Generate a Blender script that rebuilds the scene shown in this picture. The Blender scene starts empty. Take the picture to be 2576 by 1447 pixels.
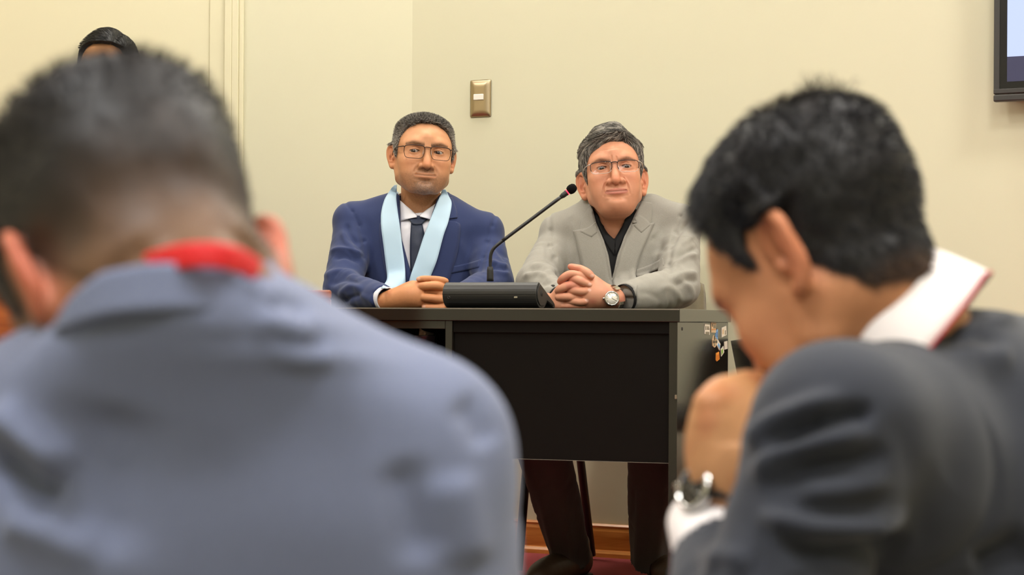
import bpy, bmesh, math, random
import numpy as np
from mathutils import Vector, Matrix
from mathutils.bvhtree import BVHTree

SC = bpy.context.scene
COL = SC.collection
random.seed(7)
RNG = np.random.default_rng(11)

# ------------------------------------------------------------------ camera
F_PX, HOR, ROLL, CAM_Z = 4800.0, 808.0, 0.006, 0.716
cam_data = bpy.data.cameras.new('camera')
cam = bpy.data.objects.new('camera', cam_data)
COL.objects.link(cam)
cam.location = (0, 0, CAM_Z)
cam.rotation_euler = (math.pi / 2, -ROLL, 0)
cam_data.sensor_width = 36.0
cam_data.lens = F_PX / 2576 * 36.0
cam_data.shift_y = (HOR - 723.5) / 2576
cam_data.clip_start = 0.05
cam_data.clip_end = 60
cam_data.dof.use_dof = True
cam_data.dof.focus_distance = 5.2
cam_data.dof.aperture_fstop = 5.6
SC.camera = cam

# ------------------------------------------------------------------ world, exposure
SC.view_settings.view_transform = 'Standard'
SC.view_settings.look = 'None'
SC.view_settings.gamma = 1.0
SC.view_settings.use_curve_mapping = False
SC.view_settings.exposure = 0.19
SC.cycles.max_bounces = 5
SC.cycles.diffuse_bounces = 3
SC.cycles.glossy_bounces = 2
SC.cycles.transmission_bounces = 4
SC.cycles.transparent_max_bounces = 8
SC.cycles.caustics_reflective = False
SC.cycles.caustics_refractive = False
SC.cycles.adaptive_threshold = 0.07
SC.cycles.adaptive_min_samples = 16
world = bpy.data.worlds.new('world')
SC.world = world
world.use_nodes = True
world.node_tree.nodes['Background'].inputs[0].default_value = (1.0, 0.96, 0.9, 1)
world.node_tree.nodes['Background'].inputs[1].default_value = 0.25


# ------------------------------------------------------------------ helpers
def W(px, py, Y):
    """photo pixel at depth Y -> world point"""
    a = px - 1288.0
    b = HOR - py
    return np.array([(a - b * ROLL) / F_PX * Y, Y, CAM_Z + (b + a * ROLL) / F_PX * Y])


def lin(r, g, b):
    def f(c):
        c /= 255.0
        return c / 12.92 if c <= 0.04045 else ((c + 0.055) / 1.055) ** 2.4
    return (f(r), f(g), f(b))


def smooth(a, b, x):
    t = np.clip((x - a) / (b - a), 0, 1)
    return t * t * (3 - 2 * t)


_LAT = np.random.default_rng(5).random((32, 32, 32)).astype(np.float32)


def vnoise(p, scale, seed=0):
    """smooth value noise in -1..1, p (n,3)"""
    q = np.asarray(p, np.float32) * np.float32(scale) + np.float32(seed * 3.7)
    i = np.floor(q)
    f = q - i
    f = f * f * (3 - 2 * f)
    i = i.astype(np.int32) & 31
    j = (i + 1) & 31
    r = 0
    for a in (0, 1):
        wa = f[:, 0] if a else 1 - f[:, 0]
        ia = j[:, 0] if a else i[:, 0]
        for b in (0, 1):
            wb = wa * (f[:, 1] if b else 1 - f[:, 1])
            ib = j[:, 1] if b else i[:, 1]
            for c in (0, 1):
                r = r + wb * (f[:, 2] if c else 1 - f[:, 2]) * _LAT[ia, ib, j[:, 2] if c else i[:, 2]]
    return r * 2 - 1


def rot(yaw=0, pitch=0, roll=0):
    y, p, r = map(math.radians, (yaw, pitch, roll))
    M = Matrix.Rotation(y, 3, 'Z') @ Matrix.Rotation(p, 3, 'X') @ Matrix.Rotation(r, 3, 'Y')
    return np.array(M)


def cr(pts, n):
    """Catmull-Rom resampling of a polyline (rows may carry extra columns)"""
    P = np.asarray(pts, float)
    m = len(P)
    if m == 2:
        t = np.linspace(0, 1, n)[:, None]
        return P[0] * (1 - t) + P[1] * t
    E = np.vstack([2 * P[0] - P[1], P, 2 * P[-1] - P[-2]])
    out = []
    for t in np.linspace(0, m - 1, n):
        i = min(int(t), m - 2)
        u = t - i
        a, b, c, d = E[i], E[i + 1], E[i + 2], E[i + 3]
        out.append(0.5 * ((2 * b) + (c - a) * u + (2 * a - 5 * b + 4 * c - d) * u * u + (3 * b - a - 3 * c + d) * u ** 3))
    return np.array(out)


# ------------------------------------------------------------------ meshes
def mesh_np(name, V, Fc, col=None, smooth_sh=True):
    """V (n,3), Fc list of arrays (m,k) or one array"""
    me = bpy.data.meshes.new(name)
    V = np.asarray(V, np.float32)
    if not isinstance(Fc, list):
        Fc = [Fc]
    Fc = [np.asarray(f, np.int32) for f in Fc if len(f)]
    me.vertices.add(len(V))
    me.vertices.foreach_set('co', V.ravel())
    loops = np.concatenate([f.ravel() for f in Fc])
    tot = np.concatenate([np.full(len(f), f.shape[1], np.int32) for f in Fc])
    start = np.concatenate([[0], np.cumsum(tot)[:-1]]).astype(np.int32)
    me.loops.add(len(loops))
    me.loops.foreach_set('vertex_index', loops)
    me.polygons.add(len(tot))
    me.polygons.foreach_set('loop_start', start)
    me.polygons.foreach_set('loop_total', tot)
    me.polygons.foreach_set('use_smooth', np.full(len(tot), smooth_sh, bool))
    me.update(calc_edges=True)
    me.validate()
    if col is not None:
        at = me.color_attributes.new('Col', 'FLOAT_COLOR', 'POINT')
        c = np.ones((len(V), 4), np.float32)
        c[:, :3] = col
        at.data.foreach_set('color', c.ravel())
    return me


def link(name, me, mat=None, parent=None, loc=None):
    o = bpy.data.objects.new(name, me)
    COL.objects.link(o)
    if mat is not None and me is not None:
        me.materials.append(mat)
    if parent is not None:
        o.parent = parent
        o.matrix_parent_inverse = parent.matrix_basis.inverted()
    if loc is not None:
        o.location = loc
    return o


def empty(name, loc=(0, 0, 0), rz=0.0):
    o = bpy.data.objects.new(name, None)
    COL.objects.link(o)
    o.location = loc
    o.rotation_euler = (0, 0, rz)
    o.empty_display_size = 0.05
    return o


def child(name, me, mat, parent):
    """mesh in the parent's own coordinates"""
    o = bpy.data.objects.new(name, me)
    COL.objects.link(o)
    if mat is not None:
        me.materials.append(mat)
    o.parent = parent
    return o


def tag(o, label, cat, group=None):
    o['label'] = label
    o['category'] = cat
    if group:
        o['group'] = group
    return o


def struct(o, label=None):
    o['kind'] = 'structure'
    if label:
        o['label'] = label
    return o


def box_me(name, x0, x1, y0, y1, z0, z1, bev=0.0, seg=2):
    bm = bmesh.new()
    bmesh.ops.create_cube(bm, size=1.0)
    for v in bm.verts:
        v.co = Vector(((x0 + x1) / 2 + v.co.x * (x1 - x0), (y0 + y1) / 2 + v.co.y * (y1 - y0), (z0 + z1) / 2 + v.co.z * (z1 - z0)))
    if bev > 0:
        bmesh.ops.bevel(bm, geom=bm.edges[:], offset=bev, segments=seg, affect='EDGES', profile=0.5)
    me = bpy.data.meshes.new(name)
    bm.to_mesh(me)
    bm.free()
    return me


def prism_me(name, prof, axis_a, axis_b, ext, e0, e1, origin=(0, 0, 0), bev=0.0):
    """2D profile in (axis_a, axis_b), extruded from e0 to e1 along ext"""
    A, B, E, O = (np.array(v, float) for v in (axis_a, axis_b, ext, origin))
    bm = bmesh.new()
    v0 = [bm.verts.new(O + A * p[0] + B * p[1] + E * e0) for p in prof]
    v1 = [bm.verts.new(O + A * p[0] + B * p[1] + E * e1) for p in prof]
    n = len(prof)
    bm.faces.new(v0[::-1])
    bm.faces.new(v1)
    for i in range(n):
        bm.faces.new((v0[i], v0[(i + 1) % n], v1[(i + 1) % n], v1[i]))
    bmesh.ops.recalc_face_normals(bm, faces=bm.faces[:])
    if bev > 0:
        es = [e for e in bm.edges if len(e.link_faces) == 2 and e.calc_face_angle(0) > 0.6]
        bmesh.ops.bevel(bm, geom=es, offset=bev, segments=2, affect='EDGES', profile=0.5)
    me = bpy.data.meshes.new(name)
    bm.to_mesh(me)
    bm.free()
    return me


def tube_np(pts, rad, n=8, cap=True):
    """tube along polyline; returns V, [quads, caps]"""
    P = np.asarray(pts, float)
    m = len(P)
    rad = np.broadcast_to(np.asarray(rad, float), (m,))
    T = np.gradient(P, axis=0)
    T /= np.linalg.norm(T, axis=1)[:, None] + 1e-12
    up = np.array([0, 0, 1.0]) if abs(T[0][2]) < 0.9 else np.array([1.0, 0, 0])
    N = np.cross(T[0], up)
    N /= np.linalg.norm(N)
    V = []
    for i in range(m):
        N = N - T[i] * N.dot(T[i])
        N /= np.linalg.norm(N) + 1e-12
        B = np.cross(T[i], N)
        a = np.arange(n) * 2 * math.pi / n
        V.append(P[i] + rad[i] * (np.cos(a)[:, None] * N + np.sin(a)[:, None] * B))
    V = np.concatenate(V)
    Q = []
    for i in range(m - 1):
        for j in range(n):
            Q.append((i * n + j, i * n + (j + 1) % n, (i + 1) * n + (j + 1) % n, (i + 1) * n + j))
    F = [np.array(Q)]
    if cap:
        F.append(np.array([list(range(n))[::-1], [(m - 1) * n + j for j in range(n)]]))
    return V, F


def tube_me(name, pts, rad, n=8):
    V, F = tube_np(pts, rad, n)
    return mesh_np(name, V, F)


def lathe_me(name, prof, center, axis, n=32, closed=False):
    """profile list of (r, h) around axis at center"""
    A = np.array(axis, float)
    A /= np.linalg.norm(A)
    t = np.array([1.0, 0, 0]) if abs(A[0]) < 0.8 else np.array([0, 0, 1.0])
    U = np.cross(A, t)
    U /= np.linalg.norm(U)
    Vv = np.cross(A, U)
    C = np.array(center, float)
    V = []
    for r, h in prof:
        for j in range(n):
            a = 2 * math.pi * j / n
            V.append(C + A * h + max(r, 1e-5) * (math.cos(a) * U + math.sin(a) * Vv))
    Q = []
    m = len(prof)
    for i in range(m if closed else m - 1):
        k = (i + 1) % m
        for j in range(n):
            Q.append((i * n + j, k * n + j, k * n + (j + 1) % n, i * n + (j + 1) % n))
    return mesh_np(name, V, np.array(Q)[:, ::-1])


def sheet_np(G, thick, nrm=None):
    """grid of points G (m,n,3) turned into a thin slab (thickness behind the grid)"""
    m, n, _ = G.shape
    du = np.gradient(G, axis=0)
    dv = np.gradient(G, axis=1)
    N = np.cross(du, dv)
    N /= np.linalg.norm(N, axis=2)[..., None] + 1e-12
    if nrm is not None:
        s = np.sign((N * np.asarray(nrm, float)).sum(2))
        N = N * np.where(s == 0, 1, s)[..., None]
    Bk = G - N * thick
    V = np.concatenate([G.reshape(-1, 3), Bk.reshape(-1, 3)])
    idx = np.arange(m * n).reshape(m, n)
    q = np.stack([idx[:-1, :-1], idx[1:, :-1], idx[1:, 1:], idx[:-1, 1:]], -1).reshape(-1, 4)
    off = m * n
    b = q[:, ::-1] + off
    ring = np.concatenate([idx[:, 0], idx[-1, 1:], idx[::-1, -1][1:], idx[0, ::-1][1:-1]])
    r2 = np.roll(ring, -1)
    side = np.stack([ring, ring + off, r2 + off, r2], -1)
    return V, [np.concatenate([q, b, side])]


def sheet_me(name, G, thick, nrm=None, col=None):
    V, F = sheet_np(np.asarray(G, float), thick, nrm)
    me = mesh_np(name, V, F, col)
    bm = bmesh.new()
    bm.from_mesh(me)
    bmesh.ops.recalc_face_normals(bm, faces=bm.faces[:])
    bm.to_mesh(me)
    bm.free()
    return me


# ------------------------------------------------------------------ implicit surfaces
class Field:
    def __init__(self, lo, hi, h, pad=0.0):
        self.lo = np.array(lo, float)
        self.h = h
        self.n = np.ceil((np.array(hi, float) - self.lo) / h).astype(int) + 1
        self.d = np.full(self.n, 0.06, np.float32)
        self.pad = pad
        self.ax = [(self.lo[i] + h * np.arange(self.n[i])).astype(np.float32) for i in range(3)]

    def sub(self, blo, bhi, m):
        sl = []
        for i in range(3):
            a = int(max(0, math.floor((blo[i] - m - self.lo[i]) / self.h)))
            b = int(min(self.n[i], math.ceil((bhi[i] + m - self.lo[i]) / self.h) + 1))
            if b <= a:
                return None, None
            sl.append(slice(a, b))
        X = self.ax[0][sl[0]][:, None, None]
        Y = self.ax[1][sl[1]][None, :, None]
        Z = self.ax[2][sl[2]][None, None, :]
        return tuple(sl), (X, Y, Z)

    def put(self, f, blo, bhi, k=0.0, op='u'):
        sl, P = self.sub(blo, bhi, k + 2 * self.h + self.pad)
        if sl is None:
            return self
        v = f(*P).astype(np.float32)
        a = self.d[sl]
        if op == 's':
            v = -v
        if k > 0:
            hh = np.maximum(k - np.abs(a - v), 0) / k
            e = hh * hh * (k * 0.25)
        else:
            e = 0
        self.d[sl] = (np.minimum(a, v) - e) if op == 'u' else (np.maximum(a, v) + e)
        return self

    def ell(self, c, r, R=None, k=0.01, op='u'):
        c = np.array(c, float)
        r = np.array(r, float)
        m = r.max() if R is not None else r

        def f(X, Y, Z):
            x, y, z = X - c[0], Y - c[1], Z - c[2]
            if R is not None:
                x, y, z = (R[0, i] * x + R[1, i] * y + R[2, i] * z for i in range(3))
            k0 = np.sqrt((x / r[0]) ** 2 + (y / r[1]) ** 2 + (z / r[2]) ** 2)
            k1 = np.sqrt((x / r[0] ** 2) ** 2 + (y / r[1] ** 2) ** 2 + (z / r[2] ** 2) ** 2) + 1e-9
            return k0 * (k0 - 1) / k1
        return self.put(f, c - m, c + m, k, op)

    def cone(self, a, b, ra, rb, k=0.01, op='u', flat=None):
        a = np.array(a, float)
        b = np.array(b, float)
        ba = b - a
        L = ba.dot(ba) + 1e-12
        m = max(ra, rb)

        def f(X, Y, Z):
            x, y, z = X - a[0], Y - a[1], Z - a[2]
            t = np.clip((x * ba[0] + y * ba[1] + z * ba[2]) / L, 0, 1)
            x, y, z = x - t * ba[0], y - t * ba[1], z - t * ba[2]
            if flat is not None:      # (direction, factor): squash along direction
                dv, s = flat
                q = x * dv[0] + y * dv[1] + z * dv[2]
                e = (1.0 / s - 1.0)
                x, y, z = x + e * q * dv[0], y + e * q * dv[1], z + e * q * dv[2]
            return np.sqrt(x * x + y * y + z * z) - (ra + t * (rb - ra))
        return self.put(f, np.minimum(a, b) - m, np.maximum(a, b) + m, k, op)

    def chain(self, pts, k=0.01, op='u', n=0, kin=0.004):
        """pts rows x,y,z,r: tapered tube; built first, then blended in"""
        P = cr(pts, n) if n else np.asarray(pts, float)
        lo = (P[:, :3] - P[:, 3:4]).min(0)
        hi = (P[:, :3] + P[:, 3:4]).max(0)

        def f(X, Y, Z):
            d = None
            for i in range(len(P) - 1):
                a, b = P[i, :3], P[i + 1, :3]
                ra, rb = P[i, 3], P[i + 1, 3]
                ba = b - a
                L = ba.dot(ba) + 1e-12
                x, y, z = X - a[0], Y - a[1], Z - a[2]
                t = np.clip((x * ba[0] + y * ba[1] + z * ba[2]) / L, 0, 1)
                v = np.sqrt((x - t * ba[0]) ** 2 + (y - t * ba[1]) ** 2 + (z - t * ba[2]) ** 2) - (ra + t * (rb - ra))
                if d is None:
                    d = v
                else:
                    hh = np.maximum(kin - np.abs(d - v), 0) / kin
                    d = np.minimum(d, v) - hh * hh * kin * 0.25
            return d
        return self.put(f, lo, hi, k, op)

    def rbox(self, c, half, r, R=None, k=0.01, op='u'):
        c = np.array(c, float)
        hf = np.array(half, float) - r
        m = np.linalg.norm(half) if R is not None else np.array(half, float)

        def f(X, Y, Z):
            x, y, z = X - c[0], Y - c[1], Z - c[2]
            if R is not None:
                x, y, z = (R[0, i] * x + R[1, i] * y + R[2, i] * z for i in range(3))
            x, y, z = np.abs(x) - hf[0], np.abs(y) - hf[1], np.abs(z) - hf[2]
            o = np.sqrt(np.maximum(x, 0) ** 2 + np.maximum(y, 0) ** 2 + np.maximum(z, 0) ** 2)
            return o + np.minimum(np.maximum(x, np.maximum(y, z)), 0) - r
        return self.put(f, c - m, c + m, k, op)

    def loft(self, secs, k=0.01, op='u', p=2.4):
        """sections z, cx, cy, rx, ry stacked along z"""
        S = np.array(sorted(secs), float)
        lo = np.array([(S[:, 1] - S[:, 3]).min(), (S[:, 2] - S[:, 4]).min(), S[0, 0]])
        hi = np.array([(S[:, 1] + S[:, 3]).max(), (S[:, 2] + S[:, 4]).max(), S[-1, 0]])
        zs = np.linspace(S[0, 0], S[-1, 0], 80)
        D = cr(S, 80)
        zd = D[:, 0]

        def f(X, Y, Z):
            zc = np.clip(Z, S[0, 0], S[-1, 0])
            cx, cy, rx, ry = (np.interp(zc.ravel(), zd, D[:, i]).reshape(zc.shape) for i in (1, 2, 3, 4))
            q = (np.abs((X - cx) / rx) ** p + np.abs((Y - cy) / ry) ** p) ** (1 / p)
            d = (q - 1) * np.minimum(rx, ry)
            return np.maximum(d, np.abs(Z - (S[0, 0] + S[-1, 0]) / 2) - (S[-1, 0] - S[0, 0]) / 2)
        return self.put(f, lo, hi, k, op)

    def cut(self, f, k=0.0):
        """keep where f<0 on the whole grid"""
        X, Y, Z = self.ax[0][:, None, None], self.ax[1][None, :, None], self.ax[2][None, None, :]
        v = f(X, Y, Z).astype(np.float32)
        a = self.d
        if k > 0:
            hh = np.maximum(k - np.abs(a - v), 0) / k
            self.d = np.maximum(a, v) + hh * hh * (k * 0.25)
        else:
            self.d = np.maximum(a, v)
        return self

    def copy(self):
        o = Field.__new__(Field)
        o.__dict__.update(self.__dict__)
        o.d = self.d.copy()
        return o

    def points(self):
        g = np.stack(np.meshgrid(*self.ax, indexing='ij'), -1).reshape(-1, 3)
        return g

    def disp(self, fn, band=0.03):
        """add fn(points) to the distance near the surface"""
        m = np.abs(self.d) < band
        idx = np.argwhere(m)
        if len(idx):
            self.d[m] += fn(self.lo + idx * self.h).astype(np.float32)
        return self

    def mesh(self):
        d = np.pad(self.d, 1, constant_values=0.06)
        lo = self.lo - self.h
        s = d < 0
        nx, ny, nz = (k - 1 for k in d.shape)
        cnt = np.zeros((nx, ny, nz), np.uint8)
        for a in (0, 1):
            for b in (0, 1):
                for c in (0, 1):
                    cnt += s[a:a + nx, b:b + ny, c:c + nz]
        act = (cnt > 0) & (cnt < 8)
        ai = np.argwhere(act)
        idx = np.full((nx, ny, nz), -1, np.int32)
        idx[act] = np.arange(len(ai))
        acc = np.zeros((len(ai), 3))
        num = np.zeros(len(ai))
        I, J, K = ai.T
        cs = [(a, b, c) for a in (0, 1) for b in (0, 1) for c in (0, 1)]
        for e0 in cs:
            for axx in range(3):
                if e0[axx]:
                    continue
                e1 = list(e0)
                e1[axx] = 1
                v0 = d[I + e0[0], J + e0[1], K + e0[2]]
                v1 = d[I + e1[0], J + e1[1], K + e1[2]]
                m = (v0 < 0) != (v1 < 0)
                t = np.where(m, v0 / np.where(m, v0 - v1, 1), 0)
                p = np.array(e0, float)[None, :].repeat(len(ai), 0)
                p[:, axx] += t
                acc += p * m[:, None]
                num += m
        V = lo + self.h * (ai + acc / num[:, None])
        Q = []
        for axx in range(3):
            o1, o2 = [(1, 2), (2, 0), (0, 1)][axx]
            A = [slice(1, -1)] * 3
            Bs = [slice(1, -1)] * 3
            A[axx] = slice(0, -1)
            Bs[axx] = slice(1, None)
            s0, s1 = s[tuple(A)], s[tuple(Bs)]
            e = np.argwhere(s0 != s1)
            if not len(e):
                continue
            e = e.copy()
            e[:, o1] += 1
            e[:, o2] += 1
            flip = s[e[:, 0], e[:, 1], e[:, 2]]

            def cell(d1, d2):
                q = e.copy()
                q[:, o1] += d1
                q[:, o2] += d2
                return idx[q[:, 0], q[:, 1], q[:, 2]]
            q = np.stack([cell(-1, -1), cell(0, -1), cell(0, 0), cell(-1, 0)], -1)
            q[~flip] = q[~flip][:, ::-1]
            Q.append(q)
        return V, np.concatenate(Q)


def relax(V, Q, it=1, lam=0.5):
    n = len(V)
    E = np.concatenate([Q[:, [0, 1]], Q[:, [1, 2]], Q[:, [2, 3]], Q[:, [3, 0]]])
    E = np.concatenate([E, E[:, ::-1]])
    deg = np.bincount(E[:, 0], minlength=n)[:, None] + 1e-9
    for _ in range(it):
        A = np.stack([np.bincount(E[:, 0], V[E[:, 1], i], n) for i in range(3)], 1) / deg
        V = V + lam * (A - V)
    return V


def vnormals(V, Q):
    Fn = np.cross(V[Q[:, 2]] - V[Q[:, 0]], V[Q[:, 3]] - V[Q[:, 1]])
    N = np.zeros_like(V)
    for j in range(4):
        for i in range(3):
            N[:, i] += np.bincount(Q[:, j], Fn[:, i], len(V))
    return N / (np.linalg.norm(N, axis=1)[:, None] + 1e-12)


def join_np(parts):
    """[(V,Q,col)] -> one"""
    V, Q, C = [], [], []
    o = 0
    for v, q, c in parts:
        V.append(v)
        Q.append(q + o)
        C.append(np.broadcast_to(np.asarray(c, float), (len(v), 3)))
        o += len(v)
    return np.concatenate(V), np.concatenate(Q), np.concatenate(C)


def bvh_of(V, Q):
    return BVHTree.FromPolygons([tuple(v) for v in V.tolist()], [tuple(q) for q in Q.tolist()])


def drape(A, B, bvhs, n, m, off, direction=(0, 1, 0), back=1.0, bulge=0.0, fall=None):
    """strip between edge polylines A and B (2D or 3D rows) dropped along `direction` on the surfaces"""
    A = cr(A, n)
    B = cr(B, n)
    D = Vector(direction)
    G = np.zeros((n, m, 3))
    last = None
    for i in range(n):
        for j in range(m):
            s = j / (m - 1)
            p = A[i] * (1 - s) + B[i] * s
            o = Vector(p) - D * back
            best = None
            for b in bvhs:
                hit = b.ray_cast(o, D)
                if hit[0] is not None and (best is None or hit[3] < best):
                    best = hit[3]
            if best is None:
                best = last if last is not None else back
            last = best
            q = np.array(o + D * best)
            G[i, j] = q - np.array(D) * (off + bulge * 4 * s * (1 - s))
    return G


def strands_np(roots, dirs, length, flow, bvh=None, seg=4, r0=0.0004, lift=0.0, col=None, curl=0.0, sides=3, rng=RNG):
    """hair: from roots, stepping along flow(p, d); returns V,Q,C"""
    n = len(roots)
    L = np.broadcast_to(np.asarray(length, float), (n,))
    P = [np.array(roots, float)]
    d = np.array(dirs, float)
    p = P[0].copy()
    for s in range(seg):
        d = flow(p, d, (s + 1) / seg)
        d = d + curl * rng.normal(size=d.shape)
        d /= np.linalg.norm(d, axis=1)[:, None] + 1e-9
        p = p + d * (L / seg)[:, None]
        if bvh is not None:
            for i in range(n):
                loc, nn, _, dist = bvh.find_nearest(p[i])
                if loc is not None:
                    ofs = (p[i] - np.array(loc)) @ np.array(nn)
                    if ofs < lift or ofs > lift * 5 + 0.004:
                        p[i] = np.array(loc) + np.array(nn) * (lift * (0.6 + 0.8 * ((i * 7919) % 97) / 97.0))
        P.append(p.copy())
    P = np.stack(P, 1)                       # n, seg+1, 3
    T = np.gradient(P, axis=1)
    T /= np.linalg.norm(T, axis=2)[..., None] + 1e-9
    ref = rng.normal(size=(n, 1, 3))
    N = np.cross(T, np.broadcast_to(ref, T.shape))
    N /= np.linalg.norm(N, axis=2)[..., None] + 1e-9
    B = np.cross(T, N)
    rr = r0 * np.linspace(1, 0.25, seg + 1)[None, :, None]
    V = []
    for j in range(sides):
        a = 2 * math.pi * j / sides
        V.append(P + rr * (math.cos(a) * N + math.sin(a) * B))
    V = np.stack(V, 2)                       # n, seg+1, sides, 3
    base = np.arange(n * (seg + 1) * sides).reshape(n, seg + 1, sides)
    Q = []
    for j in range(sides):
        k = (j + 1) % sides
        Q.append(np.stack([base[:, :-1, j], base[:, :-1, k], base[:, 1:, k], base[:, 1:, j]], -1).reshape(-1, 4))
    C = np.repeat(np.asarray(col, float), (seg + 1) * sides, axis=0)
    return V.reshape(-1, 3), np.concatenate(Q), C
# ------------------------------------------------------------------ materials
def _nt(name):
    m = bpy.data.materials.new(name)
    m.use_nodes = True
    nt = m.node_tree
    return m, nt, nt.nodes['Principled BSDF']


def mat(name, rgb, rough=0.5, metal=0.0, spec=0.5, var=0.0, vscale=20.0, bump=0.0, bscale=200.0, stretch=None, emit=None, estr=0.0, coat=0.0, sheen=0.0):
    m, nt, b = _nt(name)
    b.inputs['Roughness'].default_value = rough
    b.inputs['Metallic'].default_value = metal
    b.inputs['Specular IOR Level'].default_value = spec
    b.inputs['Coat Weight'].default_value = coat
    b.inputs['Sheen Weight'].default_value = sheen
    b.inputs['Base Color'].default_value = (*rgb, 1)
    tc = nt.nodes.new('ShaderNodeTexCoord')
    src = tc.outputs['Object']
    if stretch:
        mp = nt.nodes.new('ShaderNodeMapping')
        mp.inputs['Scale'].default_value = stretch
        nt.links.new(src, mp.inputs['Vector'])
        src = mp.outputs['Vector']
    if var > 0:
        n = nt.nodes.new('ShaderNodeTexNoise')
        n.inputs['Scale'].default_value = vscale
        n.inputs['Detail'].default_value = 4
        nt.links.new(src, n.inputs['Vector'])
        mx = nt.nodes.new('ShaderNodeMix')
        mx.data_type = 'RGBA'
        mx.inputs[6].default_value = (*[c * (1 - var) for c in rgb], 1)
        mx.inputs[7].default_value = (*[min(1, c * (1 + var)) for c in rgb], 1)
        nt.links.new(n.outputs['Fac'], mx.inputs[0])
        nt.links.new(mx.outputs[2], b.inputs['Base Color'])
    if bump > 0:
        n = nt.nodes.new('ShaderNodeTexNoise')
        n.inputs['Scale'].default_value = bscale
        n.inputs['Detail'].default_value = 3
        nt.links.new(src, n.inputs['Vector'])
        bp = nt.nodes.new('ShaderNodeBump')
        bp.inputs['Strength'].default_value = bump
        bp.inputs['Distance'].default_value = 0.002
        nt.links.new(n.outputs['Fac'], bp.inputs['Height'])
        nt.links.new(bp.outputs['Normal'], b.inputs['Normal'])
    if emit is not None:
        b.inputs['Emission Color'].default_value = (*emit, 1)
        b.inputs['Emission Strength'].default_value = estr
        m.cycles.emission_sampling = 'NONE'
    return m


def mat_vcol(name, rough=0.5, spec=0.5, sss=0.0, bump=0.0, bscale=300.0, var=0.0, aniso=0.0):
    m, nt, b = _nt(name)
    at = nt.nodes.new('ShaderNodeAttribute')
    at.attribute_name = 'Col'
    out = at.outputs['Color']
    tc = nt.nodes.new('ShaderNodeTexCoord')
    if var > 0:
        n = nt.nodes.new('ShaderNodeTexNoise')
        n.inputs['Scale'].default_value = 90
        n.inputs['Detail'].default_value = 5
        nt.links.new(tc.outputs['Object'], n.inputs['Vector'])
        mr = nt.nodes.new('ShaderNodeMapRange')
        mr.inputs[3].default_value = 1 - var
        mr.inputs[4].default_value = 1 + var
        nt.links.new(n.outputs['Fac'], mr.inputs[0])
        mx = nt.nodes.new('ShaderNodeVectorMath')
        mx.operation = 'SCALE'
        nt.links.new(out, mx.inputs[0])
        nt.links.new(mr.outputs[0], mx.inputs['Scale'])
        out = mx.outputs[0]
    nt.links.new(out, b.inputs['Base Color'])
    b.inputs['Roughness'].default_value = rough
    b.inputs['Specular IOR Level'].default_value = spec
    if sss > 0:
        b.inputs['Subsurface Weight'].default_value = sss
        b.inputs['Subsurface Radius'].default_value = (0.012, 0.005, 0.003)
        b.inputs['Subsurface Scale'].default_value = 0.4
    if bump > 0:
        n = nt.nodes.new('ShaderNodeTexNoise')
        n.inputs['Scale'].default_value = bscale
        n.inputs['Detail'].default_value = 3
        nt.links.new(tc.outputs['Object'], n.inputs['Vector'])
        bp = nt.nodes.new('ShaderNodeBump')
        bp.inputs['Strength'].default_value = bump
        bp.inputs['Distance'].default_value = 0.001
        nt.links.new(n.outputs['Fac'], bp.inputs['Height'])
        nt.links.new(bp.outputs['Normal'], b.inputs['Normal'])
    return m


def mat_cloth(name, rgb, weave=900.0, var=0.12, bump=0.25, rough=0.85, sheen=0.15, mel=0.0):
    """woven wool: fine melange plus twill bump"""
    m, nt, b = _nt(name)
    b.inputs['Roughness'].default_value = rough
    b.inputs['Specular IOR Level'].default_value = 0.25
    b.inputs['Sheen Weight'].default_value = sheen
    b.inputs['Sheen Roughness'].default_value = 0.5
    tc = nt.nodes.new('ShaderNodeTexCoord')
    n1 = nt.nodes.new('ShaderNodeTexNoise')
    n1.inputs['Scale'].default_value = weave
    n1.inputs['Detail'].default_value = 2
    mp = nt.nodes.new('ShaderNodeMapping')
    mp.inputs['Scale'].default_value = (1.0, 1.0, 0.35)
    nt.links.new(tc.outputs['Object'], mp.inputs['Vector'])
    nt.links.new(mp.outputs['Vector'], n1.inputs['Vector'])
    n2 = nt.nodes.new('ShaderNodeTexNoise')
    n2.inputs['Scale'].default_value = 6
    n2.inputs['Detail'].default_value = 3
    nt.links.new(tc.outputs['Object'], n2.inputs['Vector'])
    ad = nt.nodes.new('ShaderNodeMath')
    ad.operation = 'MULTIPLY_ADD'
    ad.inputs[1].default_value = 1.0
    nt.links.new(n1.outputs['Fac'], ad.inputs[0])
    ms = nt.nodes.new('ShaderNodeMath')
    ms.operation = 'MULTIPLY'
    ms.inputs[1].default_value = 0.4
    nt.links.new(n2.outputs['Fac'], ms.inputs[0])
    nt.links.new(ms.outputs[0], ad.inputs[2])
    mr = nt.nodes.new('ShaderNodeMapRange')
    mr.inputs[1].default_value = 0.35
    mr.inputs[2].default_value = 1.05
    nt.links.new(ad.outputs[0], mr.inputs[0])
    mx = nt.nodes.new('ShaderNodeMix')
    mx.data_type = 'RGBA'
    mx.inputs[6].default_value = (*[c * (1 - var) for c in rgb], 1)
    mx.inputs[7].default_value = (*[min(1, c * (1 + var) + mel) for c in rgb], 1)
    nt.links.new(mr.outputs[0], mx.inputs[0])
    nt.links.new(mx.outputs[2], b.inputs['Base Color'])
    bp = nt.nodes.new('ShaderNodeBump')
    bp.inputs['Strength'].default_value = bump
    bp.inputs['Distance'].default_value = 0.0006
    nt.links.new(n1.outputs['Fac'], bp.inputs['Height'])
    nt.links.new(bp.outputs['Normal'], b.inputs['Normal'])
    return m


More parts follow.
